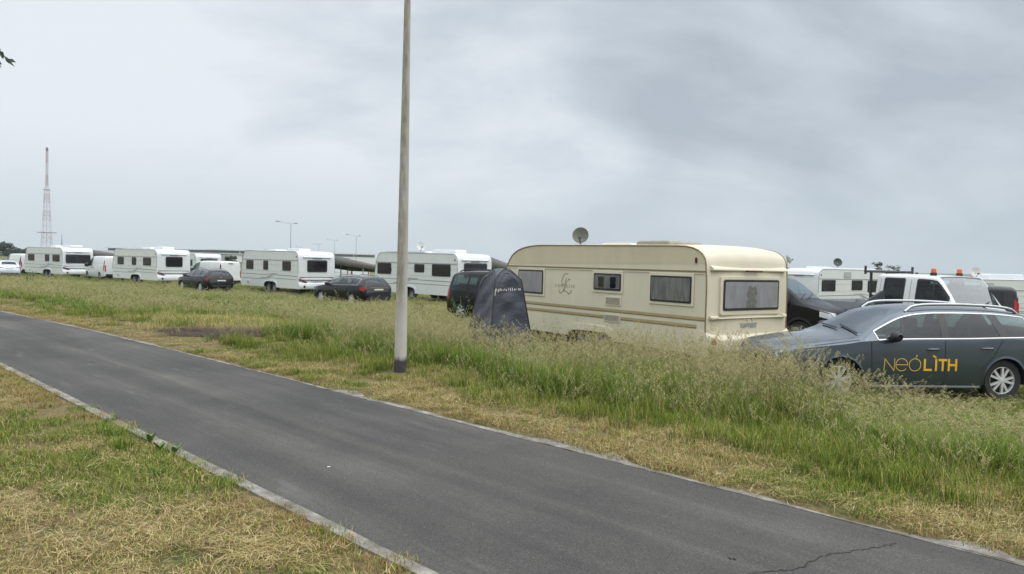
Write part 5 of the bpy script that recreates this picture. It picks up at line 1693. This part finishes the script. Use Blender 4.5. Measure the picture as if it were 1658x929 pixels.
# ------------------------------------------------------------------ grass: clumps of blades set out over the verge and the field
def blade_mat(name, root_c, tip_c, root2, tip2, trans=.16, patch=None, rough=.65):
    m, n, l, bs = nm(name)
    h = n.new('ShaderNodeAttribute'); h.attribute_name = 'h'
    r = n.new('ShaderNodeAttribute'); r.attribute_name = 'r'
    a = add_ramp(n, l, h.outputs['Fac'], [(0.0, root_c), (1.0, tip_c)])  # tips dry paler; darker roots also paint in shade between the blades
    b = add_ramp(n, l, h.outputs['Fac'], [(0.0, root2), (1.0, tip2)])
    oi = n.new('ShaderNodeObjectInfo')
    ad = n.new('ShaderNodeMath'); ad.operation = 'MULTIPLY_ADD'
    l.new(oi.outputs['Random'], ad.inputs[0]); ad.inputs[1].default_value = .45
    mu = n.new('ShaderNodeMath'); mu.operation = 'MULTIPLY'; l.new(r.outputs['Fac'], mu.inputs[0]); mu.inputs[1].default_value = .6
    l.new(mu.outputs[0], ad.inputs[2])
    col = add_mix(n, l, ad.outputs[0], a, b)
    if patch:
        pos = n.new('ShaderNodeNewGeometry').outputs['Position']
        f = add_noise(n, l, .35, 3, .5, pos, (1, 1, .01))
        col = add_mix(n, l, add_ramp(n, l, f, [(.42, (0, 0, 0)), (.62, (.8, .8, .8))]), col, patch)
    l.new(col, bs.inputs['Base Color'])
    bs.inputs['Roughness'].default_value = rough
    bs.inputs['Specular IOR Level'].default_value = .25
    tl = n.new('ShaderNodeBsdfTranslucent'); l.new(col, tl.inputs[0])
    mx = n.new('ShaderNodeMixShader'); mx.inputs[0].default_value = trans
    l.new(bs.outputs[0], mx.inputs[1]); l.new(tl.outputs[0], mx.inputs[2])
    l.new(mx.outputs[0], n['Material Output'].inputs[0])
    M[name] = m
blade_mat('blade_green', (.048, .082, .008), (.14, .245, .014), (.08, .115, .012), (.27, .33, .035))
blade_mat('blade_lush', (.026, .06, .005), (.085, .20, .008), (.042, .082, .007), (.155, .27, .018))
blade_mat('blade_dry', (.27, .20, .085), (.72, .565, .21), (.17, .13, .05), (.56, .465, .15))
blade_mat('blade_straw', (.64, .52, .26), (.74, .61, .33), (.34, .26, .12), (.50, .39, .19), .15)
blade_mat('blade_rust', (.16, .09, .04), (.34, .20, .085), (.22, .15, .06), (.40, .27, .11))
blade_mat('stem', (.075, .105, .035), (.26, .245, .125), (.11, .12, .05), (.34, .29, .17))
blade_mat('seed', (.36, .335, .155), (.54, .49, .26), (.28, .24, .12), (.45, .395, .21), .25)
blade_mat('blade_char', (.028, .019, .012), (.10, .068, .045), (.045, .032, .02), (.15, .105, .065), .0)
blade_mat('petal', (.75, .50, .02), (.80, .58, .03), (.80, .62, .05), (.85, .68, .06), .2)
MI = {k: i for i, k in enumerate(('blade_green', 'blade_lush', 'blade_dry', 'blade_straw', 'blade_rust', 'stem', 'seed', 'blade_char', 'petal'))}
class GB:
    def __init__(s): s.v, s.f, s.m, s.h, s.r = [], [], [], [], []
    def blade(s, x, y, z0, L, w, lean, az, droop, mt, rv, seg=4):
        o = len(s.v)
        ca, sa = math.cos(az), math.sin(az)
        px, py, pz = x, y, z0
        ang = lean
        for i in range(seg + 1):
            q = i / seg
            ww_ = w * (1 - q ** 1.8) * .5 * (0.75 + 0.25 * math.sin(PI * min(1, q * 1.6)))
            if i < seg:
                s.v += [(px - sa * ww_, py + ca * ww_, pz), (px + sa * ww_, py - ca * ww_, pz)]
                s.h += [q, q]; s.r += [rv, rv]
            else:
                s.v.append((px, py, pz)); s.h.append(1); s.r.append(rv)
            st_ = L / seg
            px += ca * math.sin(ang) * st_; py += sa * math.sin(ang) * st_; pz += math.cos(ang) * st_
            pz = max(pz, z0 + .004) if z0 >= 0 else pz
            ang += droop / seg
        for i in range(seg - 1):
            a = o + 2 * i; s.f.append((a, a + 1, a + 3, a + 2)); s.m.append(MI[mt])
        a = o + 2 * (seg - 1); s.f.append((a, a + 1, a + 2)); s.m.append(MI[mt])
        return px, py, pz, ang
    def quad(s, c, u, w, mt, h, rv):
        o = len(s.v)
        s.v += [c - u, c + w, c + u, c - w]; s.h += [h] * 4; s.r += [rv] * 4
        s.f.append((o, o + 1, o + 2, o + 3)); s.m.append(MI[mt])
    def seed_stem(s, x, y, L, az, rng, thick=1.0, kind=0):
        lean, droop = rng.uniform(.02, .22), rng.uniform(.05, .5)
        rv = rng.random()
        o = len(s.v)
        px, py, pz, ang = s.blade(x, y, 0, L, .0042 * thick, lean, az, droop, 'stem', rv, 5)
        hd = rng.uniform(.09, .17) * (1.0 if kind == 0 else .8)
        ca, sa = math.cos(az), math.sin(az)
        d = Vector((ca * math.sin(ang), sa * math.sin(ang), math.cos(ang)))
        base = Vector((px, py, pz)) - d * hd * .85
        n_ = (30 if thick < 1.5 else 18) if kind == 0 else 14
        for k in range(n_):
            q = (k + .5) / n_
            if kind == 0: rad = hd * .24 * math.sin(PI * min(1, .18 + q * .82)) ** .8      # open panicle
            else: rad = .010
            a2 = rng.uniform(0, 2 * PI)
            off = Vector((math.cos(a2), math.sin(a2), rng.uniform(-.3, .3))) * rad * rng.uniform(.2, 1)
            c = base + d * hd * q + off
            ln = rng.uniform(.006, .0115) * thick ** .7
            u = (d + off.normalized() * .6 + Vector((rng.uniform(-.3, .3),) * 3)).normalized() * ln
            w = u.cross(Vector((rng.uniform(-1, 1), rng.uniform(-1, 1), rng.uniform(-1, 1)))).normalized() * ln * .36
            s.quad(c, u, w, 'seed', q, rng.random())
    def build(s, name):
        me = bpy.data.meshes.new(name)
        me.from_pydata([tuple(p) for p in s.v], [], s.f)
        for k in MI: me.materials.append(M[k])
        me.polygons.foreach_set('material_index', s.m)
        for nme, dat in (('h', s.h), ('r', s.r)):
            a = me.attributes.new(nme, 'FLOAT', 'POINT'); a.data.foreach_set('value', np.array(dat, np.float32))
        return bpy.data.objects.new(name, me)
def disc(rng, rad):
    a, q = rng.uniform(0, 2 * PI), math.sqrt(rng.random()) * rad
    return q * math.cos(a), q * math.sin(a)
def clump_tall(seed, n_leaf, n_stem, rad, mt, thick=1.0, hs=1.0, dry=.12):
    g = GB(); r = random.Random(seed)
    for _ in range(n_leaf):
        x, y = disc(r, rad)
        L = r.uniform(.28, .66) * hs
        k = 'blade_dry' if r.random() < dry else (mt if r.random() < .75 else 'blade_green')
        g.blade(x, y, 0, L, r.uniform(.004, .0075) * thick, r.uniform(.0, .35), r.uniform(0, 2 * PI), r.uniform(.1, 1.3), k, r.random(), 4)
    for _ in range(n_stem):
        x, y = disc(r, rad)
        g.seed_stem(x, y, r.uniform(.55, .98) * hs, r.uniform(0, 2 * PI), r, thick, 0 if r.random() < .75 else 1)
    return g
def clump_short(seed, n, rad, kinds, lo, hi, thick=1.0, lean=.7):
    g = GB(); r = random.Random(seed)
    for _ in range(n):
        x, y = disc(r, rad)
        g.blade(x, y, 0, r.uniform(lo, hi), r.uniform(.0028, .0055) * thick, r.uniform(0, lean), r.uniform(0, 2 * PI), r.uniform(.1, 1.0), r.choice(kinds), r.random(), 3)
    return g
def clump_straw(seed, n, rad, kinds, lo, hi):
    g = GB(); r = random.Random(seed)
    main = r.uniform(0, PI)
    for _ in range(n):
        x, y = disc(r, rad)
        az = main + r.gauss(0, .9) + (PI if r.random() < .5 else 0)
        g.blade(x, y, r.uniform(.008, .05), r.uniform(lo, hi), r.uniform(.002, .0042), r.uniform(1.25, 1.62), az, r.uniform(-.15, .35), r.choice(kinds), r.random(), 4)
    return g
def clump_wild(seed):
    g = GB(); r = random.Random(seed)
    for _ in range(26):      # broad arching leaves
        x, y = disc(r, .12)
        g.blade(x, y, 0, r.uniform(.35, .75), r.uniform(.009, .014), r.uniform(.1, .5), r.uniform(0, 2 * PI), r.uniform(.8, 2.0), 'blade_green' if r.random() < .7 else 'blade_dry', r.random(), 5)
    for _ in range(3):       # rusty dock stalks
        x, y = disc(r, .1); az = r.uniform(0, 2 * PI); L = r.uniform(.6, .95)
        px, py, pz, a = g.blade(x, y, 0, L, .008, r.uniform(0, .15), az, .15, 'blade_rust', r.random(), 4)
        for k in range(60):
            q = r.uniform(.45, 1.0); c = Vector((x + (px - x) * q ** 1.4, y + (py - y) * q ** 1.4, pz * q)) + Vector((r.gauss(0, .014), r.gauss(0, .014), r.gauss(0, .02)))
            u = Vector((r.uniform(-1, 1), r.uniform(-1, 1), r.uniform(-1, 1))).normalized() * .009
            w = u.cross(Vector((r.uniform(-1, 1), r.uniform(-1, 1), r.uniform(-1, 1)))).normalized() * .005
            g.quad(c, u, w, 'blade_rust', q * .4, r.random() * .5)
    return g
def clump_flower(seed):
    g = GB(); r = random.Random(seed)
    for _ in range(4):
        x, y = disc(r, .16); L = r.uniform(.35, .7); az = r.uniform(0, 2 * PI)
        px, py, pz, ang = g.blade(x, y, 0, L, .003, r.uniform(0, .2), az, .2, 'blade_green', r.random(), 4)
        for k in range(5):
            a = 2 * PI * k / 5
            c = Vector((px + .008 * math.cos(a), py + .008 * math.sin(a), pz + .004)); u = Vector((math.cos(a), math.sin(a), .5)) * .008
            g.quad(c, u, Vector((-math.sin(a), math.cos(a), 0)) * .007, 'petal', .5, r.random())
    return g
lib = bpy.data.collections.new('grass_clumps')
LIB = {}
def put(kind, g):
    o = g.build('%02d_%s' % (len(lib.objects), kind)); lib.objects.link(o); LIB.setdefault(kind, []).append(len(lib.objects) - 1)
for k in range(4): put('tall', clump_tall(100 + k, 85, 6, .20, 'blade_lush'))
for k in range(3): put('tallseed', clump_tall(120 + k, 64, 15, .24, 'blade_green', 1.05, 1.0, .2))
for k in range(3): put('far', clump_tall(140 + k, 60, 10, .34, 'blade_green', 2.2, .95, .3))
for k in range(3): put('fargreen', clump_tall(150 + k, 75, 3, .34, 'blade_lush', 2.2, .9, .12))
for k in range(3): put('mid', clump_tall(160 + k, 70, 4, .18, 'blade_green', .9, .55, .2))
for k in range(4): put('green', clump_short(200 + k, 70, .12, ['blade_green', 'blade_green', 'blade_lush', 'blade_dry'], .035, .115))
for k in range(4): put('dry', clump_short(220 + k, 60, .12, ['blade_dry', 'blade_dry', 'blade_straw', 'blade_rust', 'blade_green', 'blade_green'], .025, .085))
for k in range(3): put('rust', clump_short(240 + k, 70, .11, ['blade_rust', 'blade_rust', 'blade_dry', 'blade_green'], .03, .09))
for k in range(4): put('straw', clump_straw(260 + k, 46, .18, ['blade_straw', 'blade_straw', 'blade_dry', 'blade_rust'], .03, .13))
for k in range(3): put('char', clump_straw(280 + k, 60, .25, ['blade_char', 'blade_char', 'blade_char', 'blade_rust'], .08, .3))
for k in range(3): put('tuft', clump_short(290 + k, 60, .07, ['blade_lush', 'blade_green'], .12, .30, 1.3, .8))
for k in range(3): put('wild', clump_wild(330 + k))
for k in range(2): put('flower', clump_flower(300 + k))
for k in range(3): put('paleflat', clump_short(310 + k, 60, .3, ['blade_green', 'blade_straw', 'blade_dry'], .12, .34, 1.5, 1.4))

rs = np.random.RandomState(21)
PTS = {'mown_grass': [], 'tall_grass': [], 'dry_straw': []}
def in_footprint(x, y, grow=0.0):
    k = np.zeros(len(x), bool)
    for (fx, fy, rz, L, w) in footprints:
        c, s = math.cos(rz), math.sin(rz)
        dx, dy = x - fx, y - fy
        lx, ly = c * dx + s * dy, -s * dx + c * dy
        k |= (lx > -grow) & (lx < L + grow) & (np.abs(ly) < w / 2 + grow)
    return k
def emit(target, kind, x, y, scale, zs=None):
    n = len(x)
    if n == 0: return
    z = ground_z(x, y)
    idx = np.array(LIB[kind])[rs.randint(0, len(LIB[kind]), n)]
    rot = np.stack([rs.normal(0, .06, n), rs.normal(0, .06, n), rs.uniform(0, 2 * PI, n)], -1)
    zs = scale if zs is None else zs
    scl = np.stack([scale, scale, zs], -1)
    PTS[target].append((np.stack([x, y, z], -1), rot, scl, idx))
def cand(d0, d1, dens, spread=.86, side=3.0):
    """random points in a wedge of the view, wider than the frame"""
    half = spread * d1 + side
    n = int(dens * (d1 - d0) * 2 * half)
    x = rs.uniform(-half, half, n); y = rs.uniform(d0, d1, n)
    k = np.abs(x) < spread * y + side
    return x[k], y[k]
burn_c = np.array([burn.x, burn.y])
def masks(x, y):
    s, t = st(x, y)
    s = s - bend(np.minimum(t, 60))
    edge = 7.2 + (fbm(x, y, 2.2) - .5) * 1.3
    tall = sstep(edge - .15, edge + .55, s)
    # clearing with the burnt patch: mown flat, runs back into the field
    bx, by = x - burn_c[0], y - burn_c[1]
    bs, bt = NX * bx + NY * by, DX * bx + DY * by
    hole = np.exp(-((bs - 1.7) / 2.5) ** 4 - ((bt - 2.0 - .5 * bs) / 3.4) ** 4)
    hole = np.maximum(hole, np.exp(-((bs - 1.2) / 0.9) ** 2 - ((bt - 5.8) / 4.2) ** 4) * .55)
    tall = tall * (1 - sstep(.25, .6, hole + (fbm(x, y, .9) - .5) * .3))
    # the growth thins out and is shorter towards the near end, in front of the slate-blue car
    low = sstep(3.65, 3.0, t) * sstep(7.7, 8.7, s) 
    return s, t, tall, hole, low
def zone(d0, d1, dens_tall, dens_short, far=False):
    x, y = cand(d0, d1, dens_tall)
    k = np.hypot(x - pole_at.x, y - pole_at.y) > .45; x, y = x[k], y[k]
    s, t, tall, hole, low = masks(x, y)
    fp = in_footprint(x, y, -.12)
    k = (s > 6.0) & (rs.rand(len(x)) < tall) & ~fp
    x, y, s, t, low = x[k], y[k], s[k], t[k], low[k]
    pt = fbm(x, y, 3.1)
    hgt = (.64 + .70 * (fbm(x + 40, y, 1.3) - .5)) * (1 - .34 * sstep(12, 16, t)) * (1 - .58 * low) * (1 - .28 * sstep(10.5, 12.5, s))
    near_v = in_footprint(x, y, .7)
    hgt = hgt * np.where(near_v, .72, 1)
    seedy = rs.rand(len(x)) < np.clip(.27 + 2.2 * (pt - .5) + .30 * sstep(7.8, 10.0, s) + .18 * (x > 1.5) - .20 * (x < 0) - .3 * low, .05, .80)
    A_, B2 = ('far', 'fargreen') if far else ('tallseed', 'tall')
    emit('tall_grass', A_, x[seedy], y[seedy], rs.uniform(.85, 1.15, seedy.sum()), hgt[seedy] * rs.uniform(.85, 1.2, seedy.sum()))
    emit('tall_grass', B2, x[~seedy], y[~seedy], rs.uniform(.85, 1.15, (~seedy).sum()), hgt[~seedy] * rs.uniform(.85, 1.15, (~seedy).sum()))
    if d1 <= 26:
        f = rs.rand(len(x)) < .05 * (fbm(x + 9, y, 1.1) > .45)
        emit('tall_grass', 'wild', x[f], y[f], rs.uniform(.8, 1.2, f.sum()), hgt[f] * 1.05)
        f = rs.rand(len(x)) < .05 * (fbm(x, y + 30, 1.5) > .5)
        emit('tall_grass', 'flower', x[f], y[f], np.ones(f.sum()), hgt[f] * 1.15)
    # verge, clearing and under-storey
    x, y = cand(d0, d1, dens_short)
    s, t, tall, hole, low = masks(x, y)
    fp = in_footprint(x, y, .05)
    # grass creeps raggedly over the concrete edgings, never on to the asphalt
    k0 = s < PATH0 - .02 - .09 * vnoise(x, y, .35)
    k1 = (s > PATH1 + .03 + .16 * fbm(x, y, .9))
    k = (k0 | k1)
    x, y, s, t, tall, hole, fp = x[k], y[k], s[k], t[k], tall[k], hole[k], fp[k]
    bx, by = x - burn_c[0], y - burn_c[1]
    bs, bt = NX * bx + NY * by, DX * bx + DY * by
    brn = np.exp(-(bs / 1.15) ** 2 - (bt / 1.7) ** 2) + (fbm(x, y, .5) - .5) * .5
    p = fbm(x, y, 1.5) + .35 * (fbm(x + 17, y, .5) - .5)
    p = p + .15 * sstep(6.0, 7.0, s) - .12 * sstep(6.5, 5.5, s) * (s > 4) - .07 * (s < 3)
    p = p + .12 * np.exp(-((x + 2.4) / 1.5) ** 2 - ((y - 5.6) / 1.0) ** 2) * (s < 3)
    u = rs.rand(len(x))
    burnt = brn > .42
    emit('dry_straw', 'char', x[burnt], y[burnt], np.full(burnt.sum(), 1.0))
    bb = burnt & (rs.rand(len(x)) < .7)
    emit('dry_straw', 'char', x[bb] + .1, y[bb] + .1, np.full(bb.sum(), 1.0))
    pale = ~burnt & (hole > .3) & (u < .5)
    emit('mown_grass', 'paleflat', x[pale], y[pale], np.full(pale.sum(), .8), rs.uniform(.4, .9, pale.sum()))
    pole_d = np.hypot(x - pole_at.x + .02, y - pole_at.y + .15) < .34
    rest = ~burnt & ~pale & ~fp & ~pole_d
    hs_b = 1 - .55 * np.clip(np.exp(-((bs + .8) / 2.0) ** 2 - ((bt + .6) / 2.4) ** 2) * 1.4, 0, 1)
    g = rest & (p > .515); dr = rest & (p <= .515)
    w = 1.0 if not far else 1.7
    hs = rs.uniform(.55, 1.15, len(x)) * (1 + .5 * sstep(6.0, 7.0, s))
    hs = hs * np.where(s < 3, .8, 1) * hs_b
    emit('mown_grass', 'green', x[g], y[g], np.full(g.sum(), w), hs[g])
    ru = dr & (((s < PATH0 + .1) & (s > PATH0 - .55) & (u < .75)) | ((s > PATH1) & (s < PATH1 + .5) & (u < .35)))
    emit('mown_grass', 'rust', x[ru], y[ru], np.full(ru.sum(), w), hs[ru])
    d2 = dr & ~ru
    emit('mown_grass', 'dry', x[d2], y[d2], np.full(d2.sum(), w), hs[d2])
    if d0 < 18:
        stx = rest & (rs.rand(len(x)) < np.where(s < 3, .55, .35) * np.where(p < .50, 1.2, .35)) & (s < 7.4) & ((s < PATH0 - .32) | (s > 4))
        emit('dry_straw', 'straw', x[stx], y[stx], rs.uniform(.7, 1.2, stx.sum()))
        eg = rest & (s > PATH1) & (s < PATH1 + .55) & (rs.rand(len(x)) < .8)
        emit('dry_straw', 'straw', x[eg], y[eg], rs.uniform(.5, .9, eg.sum()))
        tf = rest & (s > 6.1) & (s < 7.3) & (u > .86)
        emit('mown_grass', 'mid', x[tf], y[tf], np.ones(tf.sum()), rs.uniform(.5, 1.0, tf.sum()))
        tf = rest & (p > .5) & (u > .985)
        emit('mown_grass', 'tuft', x[tf], y[tf], np.ones(tf.sum()), rs.uniform(.4, .8, tf.sum()))
zone(1.6, 7, 22, 95)
zone(7, 13, 22, 62)
zone(13, 22, 17, 30)
zone(22, 38, 9, 8, True)
zone(38, 62, 5, 2.5, True)
zone(62, 105, 2.2, .6, True)

def scatter(name, label):
    P = PTS[name]
    pos = np.concatenate([p[0] for p in P]); rot = np.concatenate([p[1] for p in P]); scl = np.concatenate([p[2] for p in P]); idx = np.concatenate([p[3] for p in P])
    me = bpy.data.meshes.new(name)
    me.vertices.add(len(pos)); me.vertices.foreach_set('co', pos.astype(np.float32).ravel())
    for nme, tp, dat, key in (('rot', 'FLOAT_VECTOR', rot, 'vector'), ('scl', 'FLOAT_VECTOR', scl, 'vector'), ('idx', 'INT', idx, 'value')):
        a = me.attributes.new(nme, tp, 'POINT')
        a.data.foreach_set(key, dat.astype(np.int32 if tp == 'INT' else np.float32).ravel())
    o = bpy.data.objects.new(name, me); C.objects.link(o)
    ng = bpy.data.node_groups.new(name, 'GeometryNodeTree')
    ng.interface.new_socket('Geometry', in_out='INPUT', socket_type='NodeSocketGeometry')
    ng.interface.new_socket('Geometry', in_out='OUTPUT', socket_type='NodeSocketGeometry')
    N, Lk = ng.nodes, ng.links
    gi, go = N.new('NodeGroupInput'), N.new('NodeGroupOutput')
    ci = N.new('GeometryNodeCollectionInfo'); ci.inputs['Collection'].default_value = lib
    ci.inputs['Separate Children'].default_value = True; ci.inputs['Reset Children'].default_value = True
    ip = N.new('GeometryNodeInstanceOnPoints'); ip.inputs['Pick Instance'].default_value = True
    def attr(nme, tp):
        a = N.new('GeometryNodeInputNamedAttribute'); a.data_type = tp; a.inputs['Name'].default_value = nme
        return next(q for q in a.outputs if q.enabled and q.name == 'Attribute')
    Lk.new(gi.outputs[0], ip.inputs['Points']); Lk.new(ci.outputs[0], ip.inputs['Instance'])
    Lk.new(attr('idx', 'INT'), ip.inputs['Instance Index'])
    Lk.new(attr('rot', 'FLOAT_VECTOR'), ip.inputs['Rotation']); Lk.new(attr('scl', 'FLOAT_VECTOR'), ip.inputs['Scale'])
    Lk.new(ip.outputs[0], go.inputs[0])
    md = o.modifiers.new('scatter', 'NODES'); md.node_group = ng
    tag(o, kind='stuff')
    print(name, len(pos))
scatter('tall_grass', ''); scatter('mown_grass', ''); scatter('dry_straw', '')

# ------------------------------------------------------------------ small plants and litter
def dock(px, py, label, seed, s=1.0):
    p = at_z(px, py, 0); z = gz(p.x, p.y)
    root = empty('dock_plant', (p.x, p.y, z), 0, label, 'weed', 'broad-leaved weeds by the near edge of the path')
    r = random.Random(seed)
    for k in range(4):
        m = MB(); a = 2 * PI * k / 4 + r.uniform(-.5, .5); L = r.uniform(.09, .15) * s; rows = []
        for i in range(7):
            q = i / 6; w = .026 * s * math.sin(PI * min(1, .12 + q * .86)) ** .8
            out, up_ = L * .55 * q ** 1.3, L * (q - .25 * q * q)
            c = Vector((math.cos(a) * out, math.sin(a) * out, up_ + .01)); d = Vector((-math.sin(a), math.cos(a), 0))
            rows.append([c - d * w + Vector((0, 0, .006)), c, c + d * w + Vector((0, 0, .006))])
        m.grid(rows); m.build('leaf', 'dock', root, smooth=60)
M['dock'] = mat('dock_leaf', (.10, .20, .045), .5, var=.3, scale=30)
dock(243, 721, 'upright broad-leaved weed poking over the near kerb, alone of the pair', 1, .9)
dock(283, 738, 'broad-leaved weed leaning over the near kerb, a step nearer than its twin', 2, .85)
dock(259, 735, 'small broad-leaved weed between the two larger ones at the kerb', 3, .8)
def weed(px, py, label, seed, h=.6, z=-.3):
    p = at_z(px, py, z)
    rs_ = np.random.RandomState(seed)
    root = empty('weed_plant', (p.x, p.y, gz(p.x, p.y)), 0, label, 'weed', 'dark leafy weeds in the long grass')
    tb = MB(); P = []
    for k in range(7):
        a = 2 * PI * k / 7; e_ = Vector((math.cos(a) * h * .35, math.sin(a) * h * .35, h * rs_.uniform(.7, 1.05)))
        tb.tube([(0, 0, 0), e_ * .6 + Vector((0, 0, h * .1)), e_], [.009, .006, .003], 5)
        for q in np.linspace(.3, 1, 10): P.append(np.array(e_ * q) + rs_.normal(0, .045, 3))
    tb.build('stem', 'dock', root, smooth=60)
    leaves_mesh('foliage', np.array(P), None, .045, rs_, 'leaf', root)
weed(747, 535, 'dark leafy weed clump at the foot of the dark pop-up tent', 3, .95)
weed(678, 512, 'dark leafy weed in the beige grass just past the concrete pole', 4, .55, -.4)
weed(48, 465, 'dark leafy weed standing tall in the far grass below the white van', 5, .9, -.4)
weed(795, 545, 'low leafy weed in front of the tent side panel', 6, .6)
p = at_z(532, 756, .012)
m = MB(); m.add([(p.x - .012, p.y - .006, .013), (p.x + .012, p.y - .004, .013), (p.x + .013, p.y + .005, .018), (p.x - .009, p.y + .006, .015)], [(0, 1, 2, 3)])
o = m.build('paper_scrap', 'litter', smooth=0, solid=.002); tag(o, 'tiny scrap of white paper lying on the asphalt path', 'litter')

# ------------------------------------------------------------------ air between here and the horizon
hzb = MB(); hzb.box(-1500, 1500, -160, 1500, -4.0, 130)
hz_o = hzb.build('haze', 'crack', smooth=0)
hm = bpy.data.materials.new('thin_air'); hm.use_nodes = True
hn = hm.node_tree.nodes; hn.clear()
ho = hn.new('ShaderNodeOutputMaterial'); hv = hn.new('ShaderNodeVolumePrincipled')
hv.inputs['Color'].default_value = (0.80, 0.88, 0.95, 1)
hv.inputs['Density'].default_value = 0.0002
hv.inputs['Anisotropy'].default_value = 0.0
hm.node_tree.links.new(hv.outputs[0], ho.inputs['Volume'])
hz_o.data.materials.clear(); hz_o.data.materials.append(hm)
tag(hz_o, kind='stuff')
